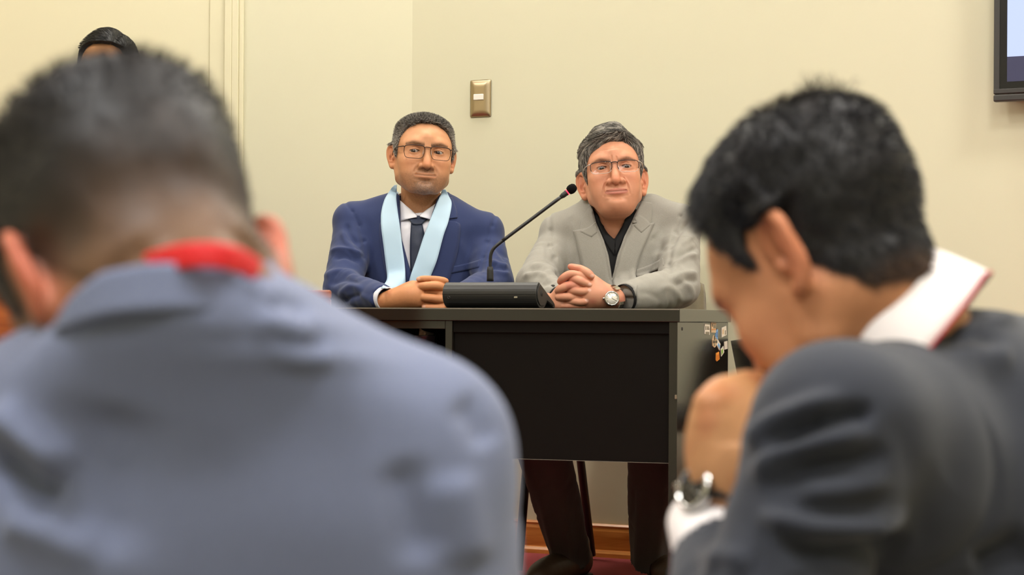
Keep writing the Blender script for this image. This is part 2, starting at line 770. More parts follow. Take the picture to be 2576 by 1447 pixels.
def mat_wood(name, dark, light, scale=(1, 12, 12), rough=0.35, axis='X'):
    m, nt, b = _nt(name)
    tc = nt.nodes.new('ShaderNodeTexCoord')
    mp = nt.nodes.new('ShaderNodeMapping')
    mp.inputs['Scale'].default_value = scale
    nt.links.new(tc.outputs['Object'], mp.inputs['Vector'])
    n = nt.nodes.new('ShaderNodeTexNoise')
    n.inputs['Scale'].default_value = 3
    n.inputs['Detail'].default_value = 6
    n.inputs['Distortion'].default_value = 0.6
    nt.links.new(mp.outputs['Vector'], n.inputs['Vector'])
    cr_ = nt.nodes.new('ShaderNodeValToRGB')
    cr_.color_ramp.elements[0].position = 0.32
    cr_.color_ramp.elements[0].color = (*dark, 1)
    cr_.color_ramp.elements[1].position = 0.7
    cr_.color_ramp.elements[1].color = (*light, 1)
    nt.links.new(n.outputs['Fac'], cr_.inputs[0])
    nt.links.new(cr_.outputs[0], b.inputs['Base Color'])
    b.inputs['Roughness'].default_value = rough
    return m


def mat_glass(name, tint=(1, 1, 1), rough=0.02, alpha=0.12):
    m, nt, b = _nt(name)
    out = nt.nodes['Material Output']
    tr = nt.nodes.new('ShaderNodeBsdfTransparent')
    tr.inputs[0].default_value = (*tint, 1)
    gl = nt.nodes.new('ShaderNodeBsdfGlossy')
    gl.inputs['Roughness'].default_value = rough
    mx = nt.nodes.new('ShaderNodeMixShader')
    fr = nt.nodes.new('ShaderNodeFresnel')
    fr.inputs[0].default_value = 1.16
    nt.links.new(fr.outputs[0], mx.inputs[0])
    nt.links.new(tr.outputs[0], mx.inputs[1])
    nt.links.new(gl.outputs[0], mx.inputs[2])
    nt.links.new(mx.outputs[0], out.inputs['Surface'])
    return m


M = {}
M['wall'] = mat('wall_paint', lin(211, 207, 179), 0.6, var=0.02, vscale=3, bump=0.05, bscale=120)
M['ceiling'] = mat('ceiling_paint', lin(240, 236, 225), 0.8)
M['door'] = mat('door_paint', lin(219, 212, 180), 0.4, var=0.015, vscale=4)
M['carpet'] = mat('red_carpet', lin(150, 70, 72), 0.95, var=0.18, vscale=220, bump=0.5, bscale=500, spec=0.1)
M['carpet_low'] = mat('grey_carpet', lin(120, 112, 104), 0.95, var=0.15, vscale=200, bump=0.4, bscale=400, spec=0.1)
M['base_wood'] = mat_wood('varnished_pine', lin(176, 98, 36), lin(222, 150, 74), (1.2, 1.2, 14), 0.28)
M['desk_wood'] = mat_wood('orange_brown_veneer', lin(128, 62, 24), lin(168, 92, 42), (2, 2, 10), 0.3)
M['laminate'] = mat('dark_grey_laminate', lin(33, 31, 26), 0.13, var=0.06, vscale=60, bump=0.04, bscale=700, spec=0.55)
M['laminate_black'] = mat('black_panel_laminate', lin(12, 10, 8), 0.5, var=0.08, vscale=50, spec=0.12)
M['edge'] = mat('pale_edge', lin(120, 116, 104), 0.3)
M['plastic'] = mat('black_plastic', lin(34, 33, 31), 0.42, bump=0.05, bscale=900)
M['rubber'] = mat('black_rubber', lin(22, 22, 22), 0.55)
M['foam'] = mat('foam_windscreen', lin(16, 16, 16), 0.95, bump=0.8, bscale=900, spec=0.1)
M['led'] = mat('red_led', lin(255, 60, 80), 0.4, emit=lin(255, 40, 70), estr=2.5)
M['chrome'] = mat('polished_steel', lin(205, 203, 198), 0.16, metal=1.0)
M['steel'] = mat('brushed_steel', lin(190, 186, 178), 0.3, metal=1.0)
M['plate'] = mat('bronze_steel_plate', lin(176, 158, 128), 0.34, metal=1.0, bump=0.03, bscale=300)
M['white_plastic'] = mat('white_plastic', lin(240, 232, 220), 0.35)
M['bezel'] = mat('tv_bezel', lin(52, 50, 48), 0.4)
M['bezel_black'] = mat('tv_black_border', lin(14, 13, 14), 0.25)
M['screen'] = mat('tv_screen_white', (0, 0, 0), 0.3, emit=lin(196, 210, 255), estr=1.0)
M['screen_dark'] = mat('tv_screen_slate', (0, 0, 0), 0.3, emit=lin(62, 60, 86), estr=1.0)
M['chair_black'] = mat('black_vinyl', lin(32, 31, 31), 0.45, bump=0.1, bscale=300)
M['chair_grey'] = mat_cloth('olive_grey_fabric', lin(120, 110, 88))
M['tube_black'] = mat('black_tube', lin(18, 18, 18), 0.35)
M['hair'] = mat_vcol('hair_strands', 0.52, 0.35)
M['skin'] = mat_vcol('skin', 0.50, 0.34, sss=0.10, bump=0.2, bscale=450, var=0.07)
M['eye'] = mat_vcol('eye', 0.12, 0.6)
M['lens'] = mat_glass('spectacle_lens')
M['frame_brown'] = mat('brown_metal_frame', lin(62, 44, 34), 0.35, metal=0.6)
M['frame_dark'] = mat('dark_metal_frame', lin(40, 38, 40), 0.3, metal=0.7)
M['frame_clear'] = mat('clear_nylon', lin(190, 184, 176), 0.3)
M['blue_wool'] = mat_cloth('royal_navy_wool', lin(42, 53, 92), 1200, 0.12, 0.15, mel=0.004)
M['grey_wool'] = mat_cloth('light_grey_wool', lin(143, 139, 130), 900, 0.16, 0.2)
M['slate_wool'] = mat_cloth('slate_blue_wool', lin(112, 120, 147), 600, 0.1, 0.2)
M['char_wool'] = mat_cloth('charcoal_wool', lin(52, 55, 64), 600, 0.12, 0.2)
M['trouser'] = mat_cloth('dark_grey_trouser', lin(84, 80, 74), 900, 0.1, 0.15)
M['navy_trouser'] = mat_cloth('navy_trouser', lin(40, 50, 92), 900, 0.1, 0.15)
M['white_shirt'] = mat('white_shirt_cotton', lin(228, 226, 232), 0.8, bump=0.1, bscale=900, spec=0.2)
M['white_shirt2'] = mat('white_piped_cotton', lin(244, 236, 234), 0.8, bump=0.1, bscale=900, spec=0.2)
M['black_shirt'] = mat('black_shirt_cotton', lin(18, 17, 18), 0.75, bump=0.1, bscale=700, spec=0.25)
M['tie'] = mat('navy_twill_tie', lin(38, 46, 66), 0.6, var=0.3, vscale=900, bump=0.3, bscale=900)
M['sash'] = mat('pale_blue_satin', lin(180, 207, 226), 0.5, var=0.03, vscale=12, bump=0.15, bscale=40, sheen=0.1)
M['red'] = mat('red_lanyard', lin(216, 24, 30), 0.6)
M['red_pipe'] = mat('red_piping', lin(190, 40, 60), 0.7)
M['shoe'] = mat('brown_leather', lin(84, 66, 48), 0.45, bump=0.1, bscale=200)
M['lace'] = mat('dark_lace', lin(20, 18, 16), 0.8)
M['dial'] = mat('silver_dial', lin(238, 232, 220), 0.25, metal=0.3)
M['dark_dial'] = mat('dark_dial', lin(26, 24, 28), 0.15)
M['led_panel'] = mat('led_diffuser', (1, 1, 1), 0.5, emit=(1.0, 0.95, 0.85), estr=6.0)
M['lamp_frame'] = mat('white_lamp_frame', lin(235, 235, 232), 0.5)
# ------------------------------------------------------------------ the room
AL = math.radians(26.0)
CORNER = np.array([-0.3246, 6.11])
CEIL = 3.3
LOW = -0.35


def wall(name, p0, p1, z0, z1, m, thick=0.12, label=None):
    """wall whose room face runs p0 -> p1 (room on the right-hand side seen from above = -local y)"""
    p0, p1 = np.array(p0), np.array(p1)
    L = np.linalg.norm(p1 - p0)
    a = math.atan2(p1[1] - p0[1], p1[0] - p0[0])
    o = link(name, box_me(name, 0, L, 0, thick, z0, z1), m)
    o.location = (p0[0], p0[1], 0)
    o.rotation_euler = (0, 0, a)
    return struct(o, label)


R_END = CORNER + 3.9 * np.array([math.cos(AL), -math.sin(AL)])
L_END = np.array([-3.0, 6.16])
wr = wall('wall_right_back', CORNER, R_END, 0, CEIL, M['wall'])
wl = wall('wall_left_back', L_END, CORNER, 0, CEIL, M['wall'])
wall('wall_right', R_END, (R_END[0], -2.6), LOW, CEIL, M['wall'])
wall('wall_left', (-3.0, -2.6), L_END, LOW, CEIL, M['wall'])
wall('wall_rear', (R_END[0], -2.6), (-3.0, -2.6), LOW, CEIL, M['wall'])
struct(link('ceiling', box_me('ceiling', -3.1, R_END[0] + 0.1, -2.7, 6.3, CEIL, CEIL + 0.1), M['ceiling']))
struct(link('floor_dais', box_me('floor_dais', -3.1, R_END[0] + 0.1, 2.7, 6.3, LOW - 0.1, 0.0), M['carpet']))
struct(link('floor', box_me('floor', -3.1, R_END[0] + 0.1, -2.7, 2.7, LOW - 0.1, LOW), M['carpet_low']))

# wooden skirting along the two back walls: profile with a rounded top and a quarter-round shoe
SK = [(0, 0), (-0.024, 0), (-0.024, 0.012), (-0.019, 0.02), (-0.014, 0.022), (-0.013, 0.078), (-0.010, 0.088), (-0.012, 0.094), (-0.006, 0.1), (0, 0.1)]
for nm, p0, p1 in (('baseboard_right', CORNER, R_END), ('baseboard_left', (-0.86, 6.125), CORNER)):
    p0, p1 = np.array(p0, float), np.array(p1, float)
    d = (p1 - p0) / np.linalg.norm(p1 - p0)
    nrm = np.array([-d[1], d[0]])
    o = struct(link(nm, prism_me(nm, SK, (nrm[0], nrm[1], 0), (0, 0, 1), (d[0], d[1], 0), 0, np.linalg.norm(p1 - p0)), M['base_wood'], loc=(p0[0], p0[1], 0)))

# door and moulded casing on the left wall
dl = (CORNER - L_END) / np.linalg.norm(CORNER - L_END)


def on_left_wall(px):
    # distance along the left wall from L_END for an image column
    t = (px - 1288.0 + 0.006 * -400) / F_PX
    # L_END + s*dl with x/y = t
    return (t * L_END[1] - L_END[0]) / (dl[0] - t * dl[1])


door = empty('door_1', (L_END[0], L_END[1], 0), math.atan2(dl[1], dl[0]))
struct(door, 'cream painted door with moulded casing in the left back wall')
s612, s600, s583, s565, s527 = (on_left_wall(v) for v in (612, 600, 583, 565, 527))
s_l = s527 - 0.92
child('leaf', box_me('leaf', s_l, s527, -0.012, 0.0, 0.005, 2.08, 0.002), M['door'], door)
for (a, b, t) in ((s527, s565, 0.016), (s565, s583, 0.023), (s583, s600, 0.020), (s600, s612, 0.012)):
    child('casing_strip', box_me('casing_strip', a, b + 0.0004, -t, 0.0, 0, 2.16, 0.0025), M['door'], door)
    aa, bb = 2 * s_l + 0.0 - (a - s527 + s_l), 2 * s_l - (b - s527 + s_l)
    child('casing_strip', box_me('casing_strip', bb - 0.0004, aa, -t, 0.0, 0, 2.16, 0.0025), M['door'], door)
child('lintel', box_me('lintel', s_l, s527, -0.026, 0, 2.085, 2.16, 0.004), M['door'], door)

# ------------------------------------------------------------------ ceiling lamps
LAMPS = [(-0.85, 5.78, 11, (1.0, 0.98, 0.94)), (0.10, 5.68, 14, (1.0, 0.98, 0.94)), (1.0, 5.14, 10, (1.0, 0.98, 0.94)), (-1.0, 3.1, 28, (1.0, 0.985, 0.955)), (1.0, 2.9, 28, (1.0, 0.985, 0.955)),
         (-1.1, 0.7, 46, (0.98, 0.99, 1.0)), (1.1, 0.7, 40, (1.0, 0.985, 0.96)), (0.0, -1.3, 46, (1.0, 0.985, 0.965)), (2.3, 3.6, 40, (1.0, 0.985, 0.955)), (-2.2, 4.4, 22, (1.0, 0.985, 0.955))]  # the two outermost are added fill for the low wall and desk side
LAMP_NAMES = ['nearest the door', 'in the middle by the back wall', 'nearest the television', 'left of the middle row', 'right of the middle row', 'over the man in the slate suit', 'over the man in the charcoal suit', 'at the rear wall', 'added by the right wall as fill light', 'added by the left wall as fill light']
for (x, y, wt, c), nm in zip(LAMPS, LAMP_NAMES):
    t = empty('ceiling_light', (x, y, CEIL))
    tag(t, 'square ceiling panel lamp ' + nm, 'lamp', 'ceiling panel lamps')
    fr = child('frame', prism_me('frame', [(-.31, -.31), (.31, -.31), (.31, .31), (-.31, .31)], (1, 0, 0), (0, 1, 0), (0, 0, 1), -0.02, 0.0, bev=0.003), M['lamp_frame'], t)
    child('diffuser', box_me('diffuser', -.285, .285, -.285, .285, -0.024, -0.019, 0.001), M['led_panel'], t)
    ld = bpy.data.lights.new('panel_light', 'AREA')
    ld.shape = 'SQUARE'
    ld.size = 0.56
    ld.energy = wt
    ld.color = c
    lo = bpy.data.objects.new('panel_light', ld)
    COL.objects.link(lo)
    lo.parent = t
    lo.location = (0, 0, -0.03)

# ------------------------------------------------------------------ light switch
def on_right_wall(px, py, off=0.0):
    """world point on the right back wall (moved off the wall by off) under a photo pixel"""
    d = np.array([math.cos(AL), -math.sin(AL)])
    n = np.array([-math.sin(AL), -math.cos(AL)])
    c = CORNER + n * off
    r = W(px, py, 1.0) - np.array([0, 0, CAM_Z])
    # r*t = c + s*d
    A = np.array([[r[0], -d[0]], [r[1], -d[1]]])
    t, s = np.linalg.solve(A, c)
    return np.array([r[0] * t, r[1] * t, CAM_Z + r[2] * t])


pc = on_right_wall(1210, 248)
sw = empty('light_switch', tuple(pc), -AL)
tag(sw, 'bronze steel light switch plate with one white rocker on the back wall', 'light switch')
hw, hh = 0.0365, 0.0585
# pillow-shaped plate, local x along wall, -y to the room
N1, N2 = 17, 25
G = np.zeros((N1, N2, 3))
for i in range(N1):
    for j in range(N2):
        u, v = -1 + 2 * i / (N1 - 1), -1 + 2 * j / (N2 - 1)
        e = min(1 - abs(u), (1 - abs(v)) * 1.6)
        hgt = 0.0035 + 0.0075 * (1 - (1 - min(1, e / 0.62)) ** 2)
        cx, cz = u * hw, v * hh
        if abs(u) > 0.95 and abs(v) > 0.97:
            cx, cz = cx * 0.97, cz * 0.985
        G[i, j] = (cx, -hgt, cz)
child('plate', sheet_me('plate', G, 0.003, (0, -1, 0)), M['plate'], sw)
child('plate_back', box_me('plate_back', -hw + .0006, hw - .0006, -0.0042, 0, -hh + .0006, hh - .0006, 0.0015), M['plate'], sw)
child('rocker', box_me('rocker', -0.019, 0.015, -0.0165, -0.006, -0.006, 0.0125, 0.002), M['white_plastic'], sw)

# ------------------------------------------------------------------ television on the right
pt = on_right_wall(2500, 257, 0.07)
tv = empty('television', tuple(pt), -AL)
tag(tv, 'dark framed wall television with a lit pale blue screen', 'television')
TW, TH = 1.02, 0.62
S1 = 0.0
child('back_case', box_me('back_case', 0.01, TW - 0.01, 0.012, 0.068, 0.03, TH - 0.01, 0.006), M['bezel'], tv)
prof = 0.016
child('bezel', box_me('bezel', 0, prof, -0.006, 0.014, 0.021, TH, 0.002), M['bezel'], tv)
child('bezel', box_me('bezel', TW - prof, TW, -0.006, 0.014, 0.021, TH, 0.002), M['bezel'], tv)
child('bezel', box_me('bezel', 0, TW, -0.006, 0.014, TH, TH + prof, 0.002), M['bezel'], tv)
child('bezel', box_me('bezel', 0, TW, -0.007, 0.014, 0.0215, 0.035, 0.002), M['bezel'], tv)
child('lower_bar', box_me('lower_bar', 0, TW, -0.009, 0.014, 0.0, 0.0195, 0.004), M['bezel'], tv)
child('black_border', box_me('black_border', prof, TW - prof, -0.002, 0.012, 0.035, TH, 0), M['bezel_black'], tv)
sx0, sx1, sz0, sz1 = 0.036, TW - 0.036, 0.054, TH - 0.02
child('screen_band', box_me('screen_band', sx0, sx1, -0.0032, -0.002, sz0, sz0 + 0.068, 0), M['screen_dark'], tv)
child('screen', box_me('screen', sx0, sx1, -0.0032, -0.002, sz0 + 0.068, sz1, 0), M['screen'], tv)

# ------------------------------------------------------------------ the dark desk
TH_D = math.radians(18.0)
DC = W(1710, 777, 4.45)
DESK_Z = DC[2]
desk = empty('desk', (DC[0], DC[1], 0), -TH_D)
tag(desk, 'dark grey laminate office desk with black front panel and stickers on its side', 'desk')
DL, DD, DT = 1.26, 0.60, 0.031
child('desk_top', box_me('desk_top', -DL, 0, 0, DD, DESK_Z - DT, DESK_Z, 0.0015), M['laminate'], desk)
child('edge_glint', box_me('edge_glint', -DL, -0.001, -0.0006, 0.0015, DESK_Z - 0.0028, DESK_Z - 0.0003, 0), M['edge'], desk)  # pale strip painting the thin line of light along the top edge
zb = DESK_Z - DT
child('side_panel', box_me('side_panel', -0.026, -0.006, 0.004, DD - 0.008, 0.004, zb, 0.001), M['laminate'], desk)
child('side_panel', box_me('side_panel', -DL + 0.006, -DL + 0.026, 0.004, DD - 0.008, 0.004, zb, 0.001), M['laminate'], desk)
PX = -0.566          # right face of the pedestal
zp = 0.385
child('front_panel', box_me('front_panel', PX + 0.0005, -0.0265, 0.02, 0.036, zp, zb, 0.0008), M['laminate_black'], desk)
child('panel_lip', box_me('panel_lip', PX + 0.0005, -0.0265, 0.0195, 0.0365, zp - 0.0012, zp - 0.0002, 0), M['edge'], desk)
child('top_rail', box_me('top_rail', PX + 0.0005, -0.0265, 0.012, 0.0198, zb - 0.028, zb, 0.0008), M['laminate_black'], desk)
# open-backed pedestal on the left
ped_l = -DL + 0.0265
child('pedestal_stile', box_me('pedestal_stile', PX - 0.018, PX, 0.008, 0.42, 0.03, zb, 0.001), M['laminate'], desk)
child('pedestal_rail', box_me('pedestal_rail', ped_l, PX - 0.0185, 0.008, 0.03, zb - 0.02, zb, 0.001), M['laminate'], desk)
child('pedestal_rail', box_me('pedestal_rail', ped_l, PX - 0.0185, 0.008, 0.03, 0.40, 0.42, 0.001), M['laminate'], desk)
child('pedestal_shelf', box_me('pedestal_shelf', ped_l, PX - 0.0185, 0.03, 0.5, 0.58, 0.598, 0.001), M['laminate_black'], desk)
child('pedestal_floor', box_me('pedestal_floor', ped_l, PX - 0.0185, 0.03, 0.5, 0.40, 0.418, 0.001), M['laminate_black'], desk)
child('pedestal_back', box_me('pedestal_back', ped_l, PX - 0.0185, 0.48, 0.496, 0.42, zb, 0.001), M['laminate_black'], desk)
for (yy, zz) in ((0.052, zb - 0.016), (0.068, 0.33), (0.44, zb - 0.018), (0.06, 0.12)):
    child('screw_cap', lathe_me('screw_cap', [(0.0, 0.0016), (0.0035, 0.0012), (0.0045, 0.0)], (-0.006, yy, zz), (1, 0, 0), 14), M['rubber'], desk)
# chipped dent on the front edge of the side panel
child('worn_chip', box_me('worn_chip', -0.0115, -0.0065, 0.0025, 0.0045, 0.536, 0.546, 0.001), M['chair_grey'], desk)


def side_uv(px, py):
    """desk-local (y,z) of a photo pixel on the right side face"""
    r = W(px, py, 1.0) - np.array([0, 0, CAM_Z])
    ex = np.array([math.cos(TH_D), -math.sin(TH_D)])
    ey = np.array([math.sin(TH_D), math.cos(TH_D)])
    c = DC[:2] - 0.0055 * ex
    A = np.array([[r[0], -ey[0]], [r[1], -ey[1]]])
    t, s = np.linalg.solve(A, c)
    return s, CAM_Z + r[2] * t


def sticker(poly, base, label, marks=()):
    """poly in photo pixels of the zoomed crop; marks = list of (polygon, material)"""
    z = 220 / 1592
    c = [side_uv(1680 + (x - 0) * z, 760 + y * z) for x, y in poly]
    # the photo shows the side a little wider than this desk: keep everything inside the panel
    c = [(min(s, DD - 0.012), h) for s, h in c]
    o = child('sticker', prism_me('sticker', c, (0, 1, 0), (0, 0, 1), (1, 0, 0), -0.0058, -0.0049), base, desk)
    o['label'] = label
    for mp, mm in marks:
        cm = [side_uv(1680 + x * z, 760 + y * z) for x, y in mp]
        cm = [(min(s, DD - 0.013), h) for s, h in cm]
        child('print', prism_me('print', cm, (0, 1, 0), (0, 0, 1), (1, 0, 0), -0.0049, -0.0045), mm, o)


def rect(x0, y0, x1, y1, sk=0):
    return [(x0, y0), (x1, y0 + sk), (x1, y1 + sk), (x0, y1)]


st_w = mat('sticker_white', lin(225, 220, 205), 0.5)
st_b = mat('sticker_beige', lin(208, 180, 140), 0.5)
st_g = mat('sticker_print_grey', lin(130, 124, 104), 0.6)
st_k = mat('sticker_print_dark', lin(84, 78, 62), 0.6)
st_o = mat('sticker_orange', lin(232, 150, 50), 0.5)
st_y = mat('sticker_amber', lin(205, 120, 30), 0.5)
st_gn = mat('sticker_green', lin(130, 180, 70), 0.5)
st_bl = mat('sticker_blue', lin(120, 175, 225), 0.5)
st_nb = mat('sticker_navy', lin(60, 100, 160), 0.5)
sticker([(672, 400), (764, 412), (760, 598), (668, 582)], st_w, 'white barcode sticker',
        [(rect(682, 540, 748, 590, 4), st_g), (rect(680, 440, 692, 510), st_k), (rect(704, 445, 745, 470, 3), st_g), (rect(704, 480, 752, 500, 3), st_k)])
sticker([(788, 378), (876, 380), (872, 560), (790, 556)], st_b, 'beige inventory sticker',
        [(rect(824, 420, 868, 480), st_g), (rect(800, 390, 814, 450), st_k), (rect(822, 392, 868, 404), st_k), (rect(795, 495, 866, 507), st_y)])
sticker([(874, 495), (910, 497), (906, 688), (866, 680)], st_bl, 'narrow blue sticker', [(rect(882, 540, 898, 640), st_nb)])
sticker([(826, 606), (850, 620), (900, 690), (888, 760), (868, 815), (846, 830), (812, 800), (808, 690)], st_b, 'round tan seal sticker',
        [(rect(834, 620, 856, 690), st_k), (rect(816, 700, 854, 752), st_k), (rect(862, 700, 894, 748), st_k), (rect(832, 762, 856, 800), st_g)])
sticker([(904, 675), (956, 765), (938, 886), (890, 790)], st_w, 'small tilted blue and white sticker', [([(914, 745), (946, 790), (932, 852), (900, 790)], st_bl)])
sticker([(978, 470), (1060, 432), (1068, 600), (978, 645)], st_w, 'large white barcode sticker', [([(1034, 520), (1050, 512), (1050, 590), (1034, 598)], st_g), ([(990, 505), (1014, 495), (1014, 580), (990, 590)], st_b)])
sticker([(1026, 724), (1082, 708), (1084, 852), (1030, 868)], st_w, 'plain white sticker')
sticker([(962, 865), (1010, 802), (1024, 915), (972, 994)], st_w, 'green and white sticker', [([(970, 880), (996, 850), (1000, 920), (974, 965)], st_gn)])
sticker([(880, 930), (930, 905), (940, 1040), (890, 1082), (876, 1060)], st_o, 'orange sticker', [([(884, 968), (930, 945), (933, 1030), (890, 1062)], st_y)])

# things on the pedestal shelf: a sheet of paper and a clear cup
def desk_pt(lx, ly, z):
    ex = np.array([math.cos(TH_D), -math.sin(TH_D), 0])
    ey = np.array([math.sin(TH_D), math.cos(TH_D), 0])
    return np.array([DC[0], DC[1], 0]) + ex * lx + ey * ly + np.array([0, 0, z])


paper_pts = np.zeros((7, 6, 3))
for i in range(7):
    for j in range(6):
        u, v = i / 6, j / 5
        paper_pts[i, j] = desk_pt(-0.725 + 0.04 * u + 0.012 * v, 0.16 + 0.012 * math.sin(5 * u + 2 * v), 0.5985 + 0.098 * v - 0.012 * u * v)
pp = link('paper', sheet_me('paper', paper_pts, 0.0006), M['white_plastic'])
tag(pp, 'crumpled white paper standing in the open desk pedestal', 'paper')
cup = lathe_me('plastic_cup', [(0.0, 0.0), (0.024, 0.0), (0.031, 0.078), (0.033, 0.08), (0.0315, 0.081), (0.0295, 0.078), (0.0225, 0.002), (0, 0.002)], (0, 0, 0), (0, 0, 1), 28)
cp = link('plastic_cup', cup, mat('clear_plastic', lin(46, 50, 56), 0.15), loc=tuple(desk_pt(-0.672, 0.10, 0.5985)))
tag(cp, 'small translucent cup standing in the open desk pedestal', 'cup')

# ------------------------------------------------------------------ wooden bench at the left
bp = W(832, 730, 4.40)
wb = empty('wooden_bench', (bp[0], 4.40, 0), math.radians(2))
tag(wb, 'orange brown wooden bench front left of the dark desk', 'bench')
BZ = bp[2]
child('end_post', box_me('end_post', -0.03, 0.0, 0.0, 0.032, 0.0, BZ - 0.02, 0.003), M['desk_wood'], wb)
child('top_rail', box_me('top_rail', -1.62, 0.0, -0.004, 0.036, BZ - 0.02, BZ, 0.004), M['desk_wood'], wb)
for i in range(4):
    x1 = -0.031 - i * 0.39
    child('panel', box_me('panel', x1 - 0.385, x1, 0.006, 0.026, 0.09, BZ - 0.0205, 0.002), M['desk_wood'], wb)
child('back_board', box_me('back_board', -1.6, -0.031, 0.0265, 0.031, 0.09, BZ - 0.021, 0), M['desk_wood'], wb)
child('plinth', box_me('plinth', -1.62, -0.031, 0.002, 0.03, 0.0, 0.089, 0.002), M['desk_wood'], wb)

# ------------------------------------------------------------------ conference microphone
MY = math.radians(24)
mt = empty('conference_microphone', tuple(W(1348, 779, 4.70)), -MY)
mt.location.z = DESK_Z
tag(mt, 'black desktop conference microphone unit with long gooseneck and red light ring', 'microphone')
ML, MH = 0.258, 0.070
rr = 0.036
pr = []
for a in np.linspace(-150, 62, 22):
    t = math.radians(a)
    pr.append((0.040 - rr * math.cos(t) * 1.05, 0.036 + (MH - 0.036) * math.sin(t) if math.sin(t) > 0 else 0.036 + 0.036 * math.sin(t)))
pr = [(y, max(z, 0.0015)) for y, z in pr]
pr += [(0.122, 0.014), (0.126, 0.006), (0.122, 0.0015)]
child('body', prism_me('body', pr, (0, 1, 0), (0, 0, 1), (1, 0, 0), -ML, -0.001, bev=0.0015), M['plastic'], mt)
pin = [(0.040 + (y - 0.040) * 0.86, 0.036 + (z - 0.036) * 0.84) for y, z in pr]
child('end_cap', prism_me('end_cap', pin, (0, 1, 0), (0, 0, 1), (1, 0, 0), -0.002, 0.0012, bev=0.0008), M['plastic'], mt)
child('end_cap', prism_me('end_cap', pin, (0, 1, 0), (0, 0, 1), (-1, 0, 0), ML - 0.001, ML + 0.0012, bev=0.0008), M['plastic'], mt)
child('end_screw', lathe_me('end_screw', [(0, 0.0008), (0.0065, 0.0008), (0.0078, 0.0)], (0.0012, 0.034, 0.038), (1, 0, 0), 20), M['rubber'], mt)
child('seam', box_me('seam', -ML, -0.001, 0.0012, 0.004, 0.0355, 0.0366, 0), M['rubber'], mt)
child('jack_socket', lathe_me('jack_socket', [(0.0018, -0.002), (0.0022, 0.0012), (0.0042, 0.0008), (0.0046, -0.002)], (-ML + 0.018, 0.0035, 0.027), (0, -1, 0), 18), M['plastic'], mt)
child('usb_socket', prism_me('usb_socket', [(-.0045, -.0018), (.0045, -.0018), (.0045, .0012), (.0028, .0024), (-.0028, .0024), (-.0045, .0012)], (1, 0, 0), (0, 0, 1), (0, -1, 0), -0.0035, -0.0008, (-0.055, 0.0, 0.028)), M['steel'], mt)
inv = np.linalg.inv(np.array(mt.matrix_basis if False else Matrix.Translation(mt.location) @ Matrix.Rotation(-MY, 4, 'Z')))


def to_mt(p):
    return (inv @ np.array([*p, 1.0]))[:3]


neck = [to_mt(W(x, y, Yd)) for x, y, Yd in ((1233, 690, 4.82), (1233.5, 660, 4.82), (1235, 640, 4.82), (1243, 624, 4.82), (1264, 606, 4.82), (1300, 579, 4.82), (1360, 534, 4.82), (1412, 495, 4.82))]
child('socket_sleeve', tube_me('socket_sleeve', [to_mt(W(1233, 708, 4.82)), to_mt(W(1233, 700, 4.82)), to_mt(W(1233, 680, 4.82)), to_mt(W(1233, 671, 4.82))], [0.0088, 0.0085, 0.0082, 0.0066], 20), M['rubber'], mt)
ngk = cr(neck[:5], 70)
child('gooseneck', tube_me('gooseneck', ngk, 0.0038 + 0.0006 * np.sin(np.arange(70) * math.pi), 12), M['rubber'], mt)
rings = cr(neck[1:5], 120)
child('gooseneck_coil', tube_me('gooseneck_coil', rings, 0.0041 + 0.0004 * (np.arange(120) % 2), 10), M['tube_black'], mt)
child('stem', tube_me('stem', cr(neck[4:], 12), [0.0046] * 10 + [0.0048] * 2, 14), M['tube_black'], mt)
e0, e1 = np.array(neck[-2]), np.array(neck[-1])
ax = (e1 - e0) / np.linalg.norm(e1 - e0)
child('capsule_collar', lathe_me('capsule_collar', [(0.0045, -0.004), (0.0066, 0.004), (0.0072, 0.006), (0.0066, 0.0075), (0.0074, 0.010), (0.0066, 0.012), (0.0074, 0.015), (0.0074, 0.018), (0.0, 0.0185)], tuple(e1), tuple(ax), 24), M['rubber'], mt)
child('light_ring', lathe_me('light_ring', [(0.004, 0.018), (0.0076, 0.0182), (0.0080, 0.0192), (0.0076, 0.0204), (0.004, 0.0206)], tuple(e1), tuple(ax), 24), M['led'], mt)
child('windscreen', lathe_me('windscreen', [(0.004, 0.021), (0.0095, 0.0225), (0.0118, 0.028), (0.0122, 0.034), (0.0105, 0.041), (0.006, 0.0455), (0.0, 0.0465)], tuple(e1), tuple(ax), 28), M['foam'], mt)


